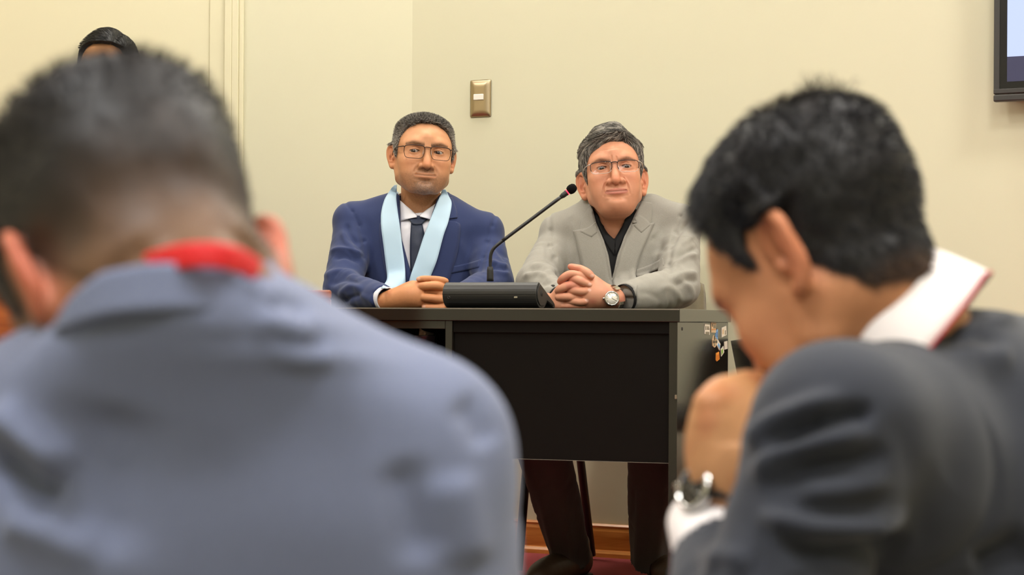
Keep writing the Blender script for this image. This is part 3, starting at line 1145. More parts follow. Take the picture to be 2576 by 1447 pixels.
# ------------------------------------------------------------------ chairs
def visitor_chair(name, loc, rz, label, back_mat, back_z, back_w=0.45, sw=0.23, by=0.245, ly=(-0.25, 0.27), group='visitor chairs behind the desk'):
    """padded stacking chair; local -y is the front"""
    t = empty(name, loc, rz)
    tag(t, label, 'chair', group)
    f = Field((-0.27, -0.27, 0.40), (0.27, 0.27, 0.50), 0.006)
    f.rbox((0, 0, 0.45), (sw, 0.22, 0.032), 0.026, k=0)
    V, Q = f.mesh()
    child('seat', mesh_np('seat', V, Q), back_mat, t)
    G = np.zeros((17, 13, 3))
    for i in range(17):
        for j in range(13):
            u, v = -1 + 2 * i / 16, j / 12
            corner = max(0, abs(u) - 0.8) / 0.2
            zz = back_z[0] + (back_z[1] - back_z[0]) * v - 0.03 * corner ** 2 * (1 if v > 0.5 else -1) * abs(2 * v - 1)
            G[i, j] = (u * back_w / 2, by - 0.03 * u * u + 0.05 * v, zz)
    child('backrest', sheet_me('backrest', G, 0.035, (0, -1, 0)), back_mat, t)
    for s in (-1, 1):
        fr = [(s * (sw - 0.015), ly[0], 0.012), (s * (sw - 0.015), -0.14, 0.43), (s * (sw - 0.015), -0.10, 0.44), (s * (sw - 0.015), 0.12, 0.44)]
        child('leg', tube_me('leg', fr, 0.0125, 12), M['tube_black'], t)
        bk = [(s * (sw - 0.015), ly[1], 0.012), (s * (sw - 0.015), 0.12, 0.42), (s * (sw - 0.015), 0.10, 0.44)]
        child('leg', tube_me('leg', bk, 0.0125, 12), M['tube_black'], t)
        up = [(s * min(0.17, back_w / 2 - 0.03), 0.15, 0.43), (s * min(0.17, back_w / 2 - 0.03), by - 0.01, 0.46), (s * min(0.17, back_w / 2 - 0.03), by + 0.017, 0.56), (s * min(0.17, back_w / 2 - 0.03), by + 0.03, back_z[0] + 0.12)]
        child('back_support', tube_me('back_support', cr(up, 12), 0.011, 10), M['tube_black'], t)
    return t


visitor_chair('visitor_chair', (0.31, 5.44, 0), math.radians(-32), 'olive grey padded chair under the man in the light grey suit', M['chair_grey'], (0.64, 0.84), 0.29, by=0.205, ly=(-0.20, 0.22))
visitor_chair('visitor_chair', (0.925, 5.17, 0), math.radians(90), 'empty black padded chair half hidden behind the desk side', M['chair_black'], (0.42, 0.672), 0.32, 0.175)
# ------------------------------------------------------------------ heads
# canonical head frame: origin between the ears at eye level, face towards -y, z up, metres
def hairline(v, front=0.062, temple=0.05, side=-0.012, ear=0.028, behind=-0.02, nape=-0.078, sh=0.0):
    """height above which hair grows, by azimuth (0 = face)"""
    phi = np.degrees(np.arctan2(np.abs(v[:, 0]), -(v[:, 1] - 0.0)))
    xs = [0, 26 + sh, 46 + sh, 56 + sh, 66 + sh * 0.7, 76 + sh * 0.4, 86 + sh * 0.2, 100, 112, 135, 180]
    ys = [front, front * 0.98, temple, temple * 0.65, side + 0.012, side, ear, ear, behind, nape * 0.86, nape]
    return np.interp(phi, xs, ys), phi


def not_ear(v, p):
    w = p.get('w', 1.0)
    a = smooth(0.0775 * w, 0.0735 * w, np.abs(v[:, 0]))
    et = p.get('earz', 0.0) + 0.030
    box = smooth(-0.012, -0.006, v[:, 1]) * smooth(0.062, 0.054, v[:, 1]) * smooth(et, et - 0.012, v[:, 2])
    return 1 - box * (1 - a)


def build_head(p, neck_to, h):
    """SDF of one head; p: parameters; neck_to: neck end in the head frame"""
    w = p.get('w', 1.0)          # width factor
    ex = p.get('ex', 0.0345)     # half the distance between the eyes
    jw = p.get('jaw', 1.0)
    f = Field((-0.125, -0.145, -0.235), (0.125, 0.16, 0.15), h, pad=0.034)
    top = p.get('top', 0.0)
    f.ell((0, 0.014, 0.030), (0.0765 * w, 0.098, 0.083 + top), k=0)
    f.ell((0, -0.030, 0.012), (0.066 * w, 0.058, 0.066), k=0.03)              # forehead / face mass
    f.ell((0, -0.030, -0.035), (0.061 * w, 0.056, 0.060), k=0.03)
    # jaw
    jx = 0.050 * w * jw
    f.chain([(-jx, 0.008, -0.045, 0.020), (-jx * 0.97, -0.012, -0.072, 0.019), (-0.026 * jw, -0.058, -0.097, 0.020), (0, -0.070, -0.100, 0.020),
             (0.026 * jw, -0.058, -0.097, 0.020), (jx * 0.97, -0.012, -0.072, 0.019), (jx, 0.008, -0.045, 0.020)], k=0.03)
    f.ell((0, -0.038, -0.080), (0.040 * w * jw, 0.040, 0.030), k=0.03)
    f.ell((0, -0.081, -0.100), (0.018, 0.014, 0.014), k=0.02)                   # chin
    for s in (-1, 1):
        f.ell((s * 0.044 * w, -0.058, -0.030), (0.022, 0.024, 0.020), k=0.025)   # cheekbone
        f.ell((s * 0.036 * w * jw, -0.058, -0.062), (0.022, 0.022, 0.026), k=0.025)  # cheek
        f.chain([(s * 0.012, -0.0835, 0.020, 0.008), (s * 0.030, -0.082, 0.025, 0.009), (s * 0.050 * w, -0.062, 0.018, 0.009)], k=0.018, n=7)  # brow
        f.ell((s * (ex + 0.0005), -0.0975, -0.001), (0.021, 0.020, 0.0125), k=0.016, op='s')  # socket
    f.cone((0, -0.082, 0.018), (0, -0.085, 0.040), 0.012, 0.014, k=0.02)
    # nose
    nl = p.get('nose', 1.0)
    nw = p.get('nosew', 1.0)
    tipz = -0.041 * nl
    f.chain([(0, -0.086, 0.012, 0.0080), (0, -0.0935, -0.010, 0.0085), (0, -0.103, -0.028 * nl, 0.0100), (0, -0.107, tipz, 0.0122)], k=0.014, n=8)
    for s in (-1, 1):
        f.ell((s * 0.0135 * nw, -0.0955, tipz - 0.001), (0.0088 * nw, 0.0105, 0.0085), k=0.007)
        f.ell((s * 0.0078 * nw, -0.1030, tipz - 0.0120), (0.0048, 0.0066, 0.0060), k=0.003, op='s')
        # eyelids
        ez = p.get('eyez', 0.0)
        E = (s * ex, -0.0708, ez)
        f.ell(E, (0.0170, 0.0158, 0.0140), k=0.007)
    # mouth
    mz = -0.071 + p.get('mouthz', 0.0)
    mw = p.get('mouthw', 1.0)
    f.ell((0, -0.0725, mz), (0.032, 0.021, 0.024), k=0.022)
    up = p.get('lipu', 1.0)
    lo = p.get('lipl', 1.0)
    cu = p.get('mouthcurve', -0.001)
    f.chain([(-0.0245 * mw, -0.0820, mz + cu, 0.0014), (-0.012 * mw, -0.0930, mz + 0.0028, 0.0034 * up), (0, -0.0942, mz + 0.0024, 0.0034 * up), (0.012 * mw, -0.0930, mz + 0.0028, 0.0034 * up), (0.0245 * mw, -0.0820, mz + cu, 0.0014)], k=0.006, n=13)
    f.chain([(-0.021 * mw, -0.0820, mz - 0.003 + cu, 0.0012), (-0.010 * mw, -0.0925, mz - 0.0062, 0.0042 * lo), (0, -0.0930, mz - 0.0068, 0.0046 * lo), (0.010 * mw, -0.0925, mz - 0.0062, 0.0042 * lo), (0.021 * mw, -0.0820, mz - 0.003 + cu, 0.0012)], k=0.006, n=13)
    f.chain([(-0.0235 * mw, -0.0885, mz - 0.0004 + cu, 0.0008), (-0.012 * mw, -0.098, mz - 0.0008, 0.0017), (0, -0.1005, mz - 0.0014, 0.0018), (0.012 * mw, -0.098, mz - 0.0008, 0.0017), (0.0235 * mw, -0.0885, mz - 0.0004 + cu, 0.0008)], k=0.002, op='s', n=13)
    f.ell((0, -0.0995, mz - 0.0185), (0.020, 0.010, 0.0045), k=0.014, op='s')      # below lower lip
    f.cone((0, -0.1005, mz + 0.010), (0, -0.1005, mz + 0.018), 0.0026, 0.0022, k=0.006, op='s')  # philtrum
    # ears
    es = p.get('ear', 1.0)
    for s in (-1, 1):
        A = np.array([s * 0.0715 * w, 0.012, -0.008 + p.get('earz', 0.0)])
        fl = p.get('earout', 0.45)
        U = np.array([s * fl, math.sqrt(1 - fl * fl), 0.05])
        U /= np.linalg.norm(U)
        Vv = np.array([0, 0.10, 1.0])
        Vv /= np.linalg.norm(Vv)
        Nn = np.cross(U, Vv) * s
        if Nn[0] * s < 0:
            Nn = -Nn

        def e(u, v, n=0.0, r=None):
            q = A + es * (U * u + Vv * v + Nn * n)
            return (*q, r * es) if r else q
        Rm = np.stack([U, Vv, Nn], 1)
        f.ell(e(0.010, 0.000, 0.001), np.array((0.018, 0.030, 0.0042)) * es, R=Rm, k=0.006)
        f.chain([e(-0.002, 0.004, 0.005, 0.0030), e(-0.004, 0.018, 0.005, 0.0036), e(0.004, 0.030, 0.005, 0.0042), e(0.018, 0.030, 0.006, 0.0044), e(0.0275, 0.018, 0.006, 0.0044), e(0.0265, 0.000, 0.006, 0.0040), e(0.018, -0.017, 0.005, 0.0040), e(0.007, -0.029, 0.004, 0.0058), e(-0.002, -0.026, 0.003, 0.0048)], k=0.004, n=28)
        f.chain([e(0.016, 0.022, 0.005, 0.0022), e(0.0185, 0.008, 0.006, 0.0030), e(0.015, -0.008, 0.006, 0.0032), e(0.008, -0.015, 0.005, 0.0028)], k=0.004, n=12)
        f.ell(e(0.008, -0.002, 0.008), np.array((0.0075, 0.0105, 0.0075)) * es, R=Rm, k=0.004, op='s')
        f.ell(e(-0.001, -0.004, 0.006), np.array((0.0042, 0.0062, 0.0045)) * es, R=Rm, k=0.004)
        f.ell(e(0.001, 0.0, -0.010), np.array((0.006, 0.018, 0.012)) * es, R=Rm, k=0.008)
    # neck
    nr = p.get('neckr', 0.058)
    nt = np.array(neck_to, float)
    st = np.array((0, p.get('necky', 0.022), -0.048))
    f.cone(st, nt, nr * 0.98, nr * 1.04, k=0.022)
    f.chain([(-0.050, -0.006, -0.106, 0.006), (-0.030, -0.040, -0.126, 0.009), (0, -0.052, -0.132, 0.011), (0.030, -0.040, -0.126, 0.009), (0.050, -0.006, -0.106, 0.006)], k=0.016, op='s', n=11)
    dn = p.get('double', 0.0)
    if dn > 0:
        f.ell((0, -0.030, -0.112), (0.042, 0.042, 0.020 + 0.012 * dn), k=0.03)
    if p.get('roll', 0):          # roll of skin at the nape
        f.chain([(-0.045, 0.048, -0.088, 0.010), (-0.02, 0.070, -0.092, 0.013), (0.02, 0.070, -0.092, 0.013), (0.045, 0.048, -0.088, 0.010)], k=0.025, n=9)
        f.chain([(-0.05, 0.062, -0.066, 0.005), (-0.02, 0.094, -0.066, 0.006), (0.02, 0.094, -0.066, 0.006), (0.05, 0.062, -0.066, 0.005)], k=0.014, op='s', n=9)
    return f


def mixc(C, col, wgt):
    w = np.clip(wgt, 0, 1)[:, None]
    return C * (1 - w) + np.asarray(col) * w


def gauss(v, c, r):
    d = (v - np.array(c)) / np.array(r)
    return np.exp(-(d ** 2).sum(1))


def skin_colors(v, p):
    base = np.array(p['skin'])
    C = np.repeat(base[None], len(v), 0)
    red = np.array(p.get('red', (base[0] * 1.0, base[1] * 0.68, base[2] * 0.6)))
    nl = p.get('nose', 1.0)
    av = v.copy()
    av[:, 0] = np.abs(av[:, 0])
    C = mixc(C, red, 0.55 * gauss(v, (0, -0.11, -0.04 * nl), (0.018, 0.03, 0.016)))
    C = mixc(C, red, 0.40 * gauss(av, (0.045, -0.06, -0.035), (0.022, 0.04, 0.02)))
    C = mixc(C, red, p.get('earred', 0.6) * gauss(av, (0.090, 0.025, -0.006 + p.get('earz', 0.0)), (0.02, 0.03, 0.05)))
    dark = base * np.array((0.62, 0.52, 0.5))
    C = mixc(C, dark, 0.22 * gauss(av, (0.0345, -0.085, 0.002), (0.018, 0.03, 0.010)))
    mz = -0.071 + p.get('mouthz', 0.0)
    mw = p.get('mouthw', 1.0)
    lip = np.array(p.get('lip', base * np.array((0.86, 0.55, 0.52))))
    u = v[:, 0] / (0.025 * mw)
    hgt = 0.0062 * np.sqrt(np.clip(1 - u * u, 0, 1))
    inlip = (v[:, 1] < -0.078) * smooth(0.0025, -0.0005, np.abs(v[:, 2] - (mz - 0.0018)) - hgt - 0.001) * (np.abs(u) < 1.05)
    C = mixc(C, lip, p.get('lipc', 0.75) * inlip)
    C = mixc(C, base * 0.25, 0.8 * (v[:, 1] < -0.078) * np.exp(-((v[:, 2] - (mz - 0.0012)) / 0.0013) ** 2) * (np.abs(u) < 1.0))
    # stubble
    st = p.get('stubble', 0.0)
    if st > 0:
        sc = np.array(p.get('stubcol', (0.16, 0.13, 0.12)))
        jaw = smooth(-0.052, -0.075, v[:, 2]) * smooth(0.03, -0.01, v[:, 1])
        mus = gauss(v, (0, -0.095, mz + 0.013), (0.03, 0.03, 0.010))
        chn = gauss(v, (0, -0.085, mz - 0.034), (0.032, 0.04, 0.022))
        n = 0.75 + 0.25 * vnoise(v, 420, 3)
        C = mixc(C, sc, st * np.clip(0.55 * jaw + 1.0 * mus + 0.8 * chn, 0, 1) * n * (1 - inlip))
        if p.get('goat', 0) > 0:
            C = mixc(C, np.array((0.42, 0.38, 0.36)), p['goat'] * gauss(v, (0, -0.085, mz - 0.042), (0.034, 0.04, 0.012)) * (0.5 + 0.5 * vnoise(v, 700, 5)))
    # eyebrows
    ez = p.get('eyez', 0.0)
    bz = p.get('browz', 0.0215)
    bx = (av[:, 0] - p.get('ex', 0.0345) - 0.0005) / 0.0245
    arch = bz + p.get('brow_in', -0.002) * smooth(0.4, -1.0, bx) - p.get('brow_out', 0.004) * smooth(0.2, 1.0, bx)
    br = (np.abs(bx) < 1.05) * np.exp(-((v[:, 2] - ez - arch) / (p.get('browt', 0.0054) * (1 - 0.35 * np.clip(bx, 0, 1)))) ** 2) * (v[:, 1] < -0.04)
    C = mixc(C, np.array(p.get('browcol', (0.03, 0.022, 0.018))), p.get('brow', 0.8) * br * (0.85 + 0.15 * vnoise(v, 500, 9)))
    # lash line
    lx = (av[:, 0] - p.get('ex', 0.0345)) / 0.0145
    ll = (np.abs(lx) < 1.0) * np.exp(-((v[:, 2] - ez - 0.0052 * np.sqrt(np.clip(1 - lx * lx, 0, 1)) * p.get('eyeopen', 1.0)) / 0.0014) ** 2) * (v[:, 1] < -0.07)
    C = mixc(C, np.array((0.02, 0.014, 0.012)), 0.8 * ll)
    return np.clip(C, 0.003, 1)


def eye_open(f, p):
    ez = p.get('eyez', 0.0)
    o = p.get('eyeopen', 1.0)
    for s in (-1, 1):
        f.ell((s * p.get('ex', 0.0345), -0.0863, ez - 0.0003), (0.0142, 0.0140, 0.0046 * o), R=rot(0, 0, -s * p.get('slant', -2)), k=0.0015, op='s')
    return f


def hair_shell(f, v_fn):
    g = f.copy()
    m = (np.abs(g.d) < 0.04)
    m[:, :, :int((-0.11 - g.lo[2]) / g.h)] = False
    idx = np.argwhere(m)
    T = v_fn(g.lo + idx * g.h)
    g.d[m] -= T.astype(np.float32)
    g.d[~m & (g.d < 0.04)] += 0.006
    return g


def eye_parts(person, Rm, C, p, gaze):
    """two eyeballs as children; gaze direction in the head frame"""
    ez = p.get('eyez', 0.0)
    g = np.array(gaze, float)
    g /= np.linalg.norm(g)
    n = 28
    for s in (-1, 1):
        th = np.linspace(0, math.pi, n // 2 + 1)
        V, Cc = [], []
        t = np.cross(g, (0, 0, 1.0))
        t /= np.linalg.norm(t)
        b = np.cross(t, g)
        for a in th:
            for j in range(n):
                q = 2 * math.pi * j / n
                d = math.cos(a) * g + math.sin(a) * (math.cos(q) * t + math.sin(q) * b)
                V.append(np.array((s * p.get('ex', 0.0345), -0.0715, ez)) + 0.0121 * d)
                r = math.degrees(a)
                Cc.append((0.006, 0.005, 0.005) if r < 11 else ((0.035, 0.017, 0.010) if r < 30 else ((0.012, 0.008, 0.007) if r < 34 else (0.40, 0.35, 0.31))))
        Q = [(i * n + j, i * n + (j + 1) % n, (i + 1) * n + (j + 1) % n, (i + 1) * n + j) for i in range(n // 2) for j in range(n)]
        V = np.array(V) @ Rm.T + C
        link('eye', mesh_np('eye', V, np.array(Q)[:, ::-1], np.array(Cc)), M['eye'], person)


def sample_surface(V, Q, weight, n, rng=RNG):
    """random points on quads, with normals; weight per vertex"""
    wq = weight[Q].min(1)
    a = 0.5 * np.linalg.norm(np.cross(V[Q[:, 2]] - V[Q[:, 0]], V[Q[:, 3]] - V[Q[:, 1]]), axis=1)
    pr = a * np.clip(wq, 0, None)
    pr /= pr.sum()
    qi = rng.choice(len(Q), n, p=pr)
    u, w = rng.random((2, n, 1))
    q = Q[qi]
    P = (V[q[:, 0]] * (1 - u) + V[q[:, 1]] * u) * (1 - w) + (V[q[:, 3]] * (1 - u) + V[q[:, 2]] * u) * w
    N = vnormals(V, Q)
    return P, N[q[:, 0]], qi


def face_lines(V, Q, lines):
    """creases of the skin: (points in x,z seen from the front, depth, width, mirrored)"""
    N = vnormals(V, Q)
    out = V.copy()
    for pts, amp, wid, mir in lines:
        P = cr(np.array(pts, float), 24)
        for s in ((1, -1) if mir else (1,)):
            q = P * np.array([s, 1.0])
            d = np.full(len(V), 9.0)
            tt = np.zeros(len(V))
            for i in range(len(q) - 1):
                a, b = q[i], q[i + 1]
                e = b - a
                t = np.clip(((V[:, 0] - a[0]) * e[0] + (V[:, 2] - a[1]) * e[1]) / (e @ e + 1e-12), 0, 1)
                di = np.hypot(V[:, 0] - a[0] - t * e[0], V[:, 2] - a[1] - t * e[1])
                m = di < d
                d[m] = di[m]
                tt[m] = (i + t[m]) / (len(q) - 1)
            fade = smooth(0, 0.2, tt) * smooth(1.0, 0.7, tt)
            g = np.exp(-(d / wid) ** 2) - 0.35 * np.exp(-((d - 2.2 * wid) / (1.2 * wid)) ** 2)
            out -= (amp * g * fade * (V[:, 1] < -0.02))[:, None] * N
    return out
# ------------------------------------------------------------------ people: common pieces
def place_head(p, Rm, C, S, neck_world, h):
    """returns field, canonical mesh, world verts"""
    nt = (np.array(neck_world) - C) @ Rm / S
    f = build_head(p, nt, h)
    fe = eye_open(f, p)
    V, Q = fe.mesh()
    V = relax(V, Q, 1, 0.3)
    if p.get('lines'):
        V = face_lines(V, Q, p['lines'])
    keep = V[:, 2] > -0.233
    Wv = (V * S) @ Rm.T + C
    return f, V, Q, Wv


def hair_mesh(f, T, Rm, C, S, name, person, col_fn, it=1):
    g = hair_shell(f, T)
    V, Q = g.mesh()
    V = relax(V, Q, it, 0.4)
    tv = T(V)
    keepq = (tv[Q] > 0.0004).all(1)
    Q2 = Q[keepq]
    used = np.unique(Q2)
    mp = np.full(len(V), -1)
    mp[used] = np.arange(len(used))
    V, Q2 = V[used], mp[Q2]
    o = link(name, mesh_np(name, (V * S) @ Rm.T + C, Q2, col_fn(V)), M['hair'], person)
    return o, V, Q2


def strand_obj(name, V, Q, Cc, Rm, C, S, parent):
    o = link(name, mesh_np(name, (V * S) @ Rm.T + C, Q, Cc), M['hair'], parent)
    o['kind'] = 'stuff'
    return o


def arm_folds(V, N, a, b, amp, period, seed, lo=0.0, hi=1.0, rad=0.11, sl=0.0):
    """sleeve wrinkles: displacement along normals near the segment a-b"""
    a, b = np.array(a), np.array(b)
    ba = b - a
    L = np.linalg.norm(ba)
    t = (V - a) @ ba / L ** 2
    q = V - a - np.clip(t, 0, 1)[:, None] * ba
    dist = np.linalg.norm(q, axis=1)
    w = smooth(rad, rad * 0.6, dist) * smooth(lo - 0.12, lo + 0.12, t) * smooth(hi + 0.12, hi - 0.12, t)
    n1 = vnoise(V, 14, seed)
    n2 = vnoise(V, 30, seed + 1)
    ph = t * L / period + 0.9 * n1 + sl * (q[:, 0] - q[:, 1]) / 0.06
    r = np.sin(2 * math.pi * ph)
    r = (1 - np.abs(r)) * 2 - 1 if False else 0.5 * r + 0.5 * (1 - 2 * np.abs(np.sin(math.pi * ph + 0.6)))
    return (amp * w * r * (0.6 + 0.6 * n2))[:, None] * N


def wrist_cut(j, a, e=0.0):
    """end a sleeve squarely at the wrist"""
    d = (a[2] - a[1]) / np.linalg.norm(a[2] - a[1])
    o = a[2] + d * e
    j.put(lambda X, Y, Z: -((X - o[0]) * d[0] + (Y - o[1]) * d[1] + (Z - o[2]) * d[2]), o + d * 0.04 - 0.05, o + d * 0.04 + 0.05, 0.003, 's')


def to_px(V):
    X = V[:, 0] * F_PX / V[:, 1]
    Z = (V[:, 2] - CAM_Z) * F_PX / V[:, 1]
    return np.stack([1288 + X + Z * ROLL, HOR - (Z - X * ROLL)], 1)


def sculpt(V, Q, lines, away=False):
    """cloth folds: ridges (+) and hollows (-) along traced lines; rows (points, amount m, half width px)"""
    N = vnormals(V, Q)
    px = to_px(V)
    fr = N[:, 1] < 0.25
    D = np.zeros(len(V))
    for pts, amp, wid in lines:
        P = cr(np.array(pts, float), 16)
        bb = (px[:, 0] > P[:, 0].min() - 3 * wid) & (px[:, 0] < P[:, 0].max() + 3 * wid) & (px[:, 1] > P[:, 1].min() - 3 * wid) & (px[:, 1] < P[:, 1].max() + 3 * wid) & fr
        ix = np.nonzero(bb)[0]
        if not len(ix):
            continue
        q = px[ix]
        d = np.full(len(ix), 1e9)
        tt = np.zeros(len(ix))
        for i in range(len(P) - 1):
            a, e = P[i], P[i + 1] - P[i]
            t = np.clip(((q - a) @ e) / (e @ e + 1e-9), 0, 1)
            di = np.linalg.norm(q - a - t[:, None] * e, axis=1)
            m = di < d
            d[m] = di[m]
            tt[m] = (i + t[m]) / (len(P) - 1)
        fade = smooth(-0.02, 0.25, tt) * smooth(1.02, 0.75, tt)
        D[ix] += amp * np.exp(-(d / wid) ** 2) * fade
    return V + D[:, None] * N


def collar_grid(center, ax_up, r_top, r_bot, ztop, zbot, phis, n=6, squash=0.9, fwd=(0, -1, 0)):
    """folded shirt collar: phi=0 front"""
    up = np.array(ax_up, float)
    up /= np.linalg.norm(up)
    f = np.array(fwd, float)
    f -= up * f.dot(up)
    f /= np.linalg.norm(f)
    rt = np.cross(f, up)
    rt = -rt if rt[0] * 1.0 < 0 else rt
    G = np.zeros((len(phis), n, 3))
    for i, a in enumerate(phis):
        c, s = math.cos(math.radians(a)), math.sin(math.radians(a))
        for j in range(n):
            v = j / (n - 1)
            r = r_top + (r_bot - r_top) * v ** 0.8
            z = ztop(a) + (zbot(a) - ztop(a)) * v
            G[i, j] = np.array(center) + f * c * r * squash + rt * s * r + up * z
    return G


def ip(xs, ys):
    return lambda a: float(np.interp(abs(a), xs, ys))


def pxl(pts, Y):
    return [W(x, y, Y) for x, y in pts]


def eyeglasses(label, Rm, C, S, p, mats, lw=0.056, lh=0.036, cx=0.036, cz=-0.006, half=False, wrap=0.10, y0=-0.1045):
    """spectacles in the head frame; mats = (rim, lower rim, lens, temple)"""
    def tw(P):
        return (np.asarray(P) * S) @ Rm.T + C
    base = tw([(0, -0.10, 0)])[0]
    t = empty('eyeglasses', tuple(base))
    tag(t, label, 'eyeglasses', 'eyeglasses of the seated men')
    w = p.get('w', 1.0)
    for s in (-1, 1):
        pts = []
        for a in np.linspace(0, 2 * math.pi, 49)[:-1]:
            c, sn = math.cos(a), math.sin(a)
            e = 0.36
            x = math.copysign(abs(c) ** e, c) * lw / 2
            z = math.copysign(abs(sn) ** e, sn) * lh / 2
            if z < 0:
                x *= 1 - 0.16 * abs(z) / (lh / 2)
                x += 0.02 * lw * abs(z) / (lh / 2) * 1
            else:
                z -= 0.05 * lh * max(0, x / (lw / 2))
            X = cx + x
            pts.append((s * X, y0 + wrap * (X - 0.014) * (X / 0.06), cz + z))
        P = np.array(pts)
        n = len(P)
        # lens
        ctr = P.mean(0)
        V = [ctr]
        for k in (0.5, 0.985):
            V += list(ctr + (P - ctr) * k + np.array([0, -0.0008 * (1 - k), 0]))
        Fq = [(1 + i, 1 + (i + 1) % n, 1 + n + (i + 1) % n, 1 + n + i) for i in range(n)]
        Ft = [(0, 1 + (i + 1) % n, 1 + i) for i in range(n)]
        link('lens', mesh_np('lens', tw(V), [np.array(Fq), np.array(Ft)]), mats[2], t)
        cl = np.vstack([P, P[:2]])
        zt = cl[:, 2] - cz
        if half:
            up = [i for i in range(n) if P[i, 2] - cz > -lh * 0.30]
            # contiguous run starting after the gap
            st = next(i for i in range(n) if i in up and (i - 1) % n not in up)
            run = []
            i = st
            while i % n in up and len(run) < n:
                run.append(P[i % n])
                i += 1
            gap = []
            i -= 1
            while True:
                gap.append(P[i % n])
                if i % n == st and len(gap) > 1:
                    break
                i += 1
            link('rim', tube_me('rim', tw(run), 0.0009, 8), mats[0], t)
            link('lower_rim', tube_me('lower_rim', tw(gap), 0.0006, 8), mats[1], t)
        else:
            rr = 0.0008 + 0.0005 * smooth(0.0, lh * 0.4, zt)
            link('rim', tube_me('rim', tw(cl), rr, 8), mats[0], t)
        oc = np.array([s * (cx + lw / 2), y0 + wrap * (cx + lw / 2 - 0.014) * ((cx + lw / 2) / 0.06), cz + lh * 0.34])
        xe = 0.0775 * w
        tp = [oc, oc + np.array([s * 0.004, 0.003, 0.0005]), (s * max(xe, abs(oc[0]) + 0.003), -0.06, cz + lh * 0.36), (s * (xe + 0.001), -0.02, cz + lh * 0.30), (s * (xe + 0.0005), 0.012, cz + lh * 0.22), (s * (xe - 0.002), 0.036, cz - 0.014)]
        link('temple', tube_me('temple', tw(cr(tp, 24)), np.linspace(0.0014, 0.0012, 24), 8), mats[3], t)
        npd = [(s * 0.0125, y0 + 0.004, cz + 0.006), (s * 0.0115, y0 + 0.008, cz - 0.001), (s * 0.0125, y0 + 0.011, cz - 0.007)]
        link('nose_pad', tube_me('nose_pad', tw(cr(npd, 8)), [0.0005, 0.0006, 0.0007, 0.001, 0.0013, 0.0014, 0.0012, 0.0006], 8), M['frame_clear'], t)
    bz = cz + lh * 0.33
    xb = cx - lw / 2 + 0.002
    br = [(-xb, y0 + 0.0005, bz), (-xb * 0.5, y0 - 0.0012, bz + 0.0022), (xb * 0.5, y0 - 0.0012, bz + 0.0022), (xb, y0 + 0.0005, bz)]
    link('bridge', tube_me('bridge', tw(cr(br, 10)), 0.0013, 8), mats[0], t)
    return t


def finger(f, pts, sc, Yb, k=0.003):
    """finger chain from photo rows (px, py, dY, r_px)"""
    P = []
    for x, y, dy, r in pts:
        q = W(x, y, Yb + dy)
        P.append((*q, r * (Yb + dy) / F_PX))
    f.chain(P, k=k, n=3 * len(P), kin=0.006)
    return P


def nail_tint(V, C, tips, r=0.0075, col=(0.80, 0.52, 0.42)):
    for (tx, ty, tz) in tips:
        d = np.linalg.norm((V - np.array((tx, ty, tz))) / np.array((1.0, 1.0, 0.75)), axis=1)
        C = mixc(C, np.array(col), 0.55 * smooth(r, r * 0.6, d) * (V[:, 1] < ty + 0.004))
    return C


def trousers(person, name, hip, knee, ankle, m, rk=0.078, ra=0.056, hem_dir=(0.25, 0.0, 0.0)):
    """one trouser leg: thigh and shin with drape folds"""
    hip, knee, ankle = (np.array(v, float) for v in (hip, knee, ankle))
    al = np.stack([hip, knee, ankle])
    f = Field(al.min(0) - 0.13, al.max(0) + 0.13, 0.006)
    f.cone(hip, knee, 0.095, rk, k=0)
    f.cone(knee, ankle, rk, ra, k=0.02)
    ax = (ankle - knee) / np.linalg.norm(ankle - knee)
    f.cut(lambda X, Y, Z: (X - ankle[0]) * ax[0] + (Y - ankle[1]) * ax[1] + (Z - ankle[2]) * ax[2] - 0.012)
    V, Q = f.mesh()
    N = vnormals(V, Q)
    V = V + arm_folds(V, N, knee, ankle, 0.007, 0.11, 5, 0.2, 0.95, 0.14, 0.5)
    t = (V - knee) @ ax
    V = V + (0.006 * smooth(0.1, 0.3, t) * np.sin(6 * np.arctan2(N[:, 1], N[:, 0]) + 9 * t))[:, None] * N * 0.6
    # crease
    return link(name, mesh_np(name, V, Q), m, person)


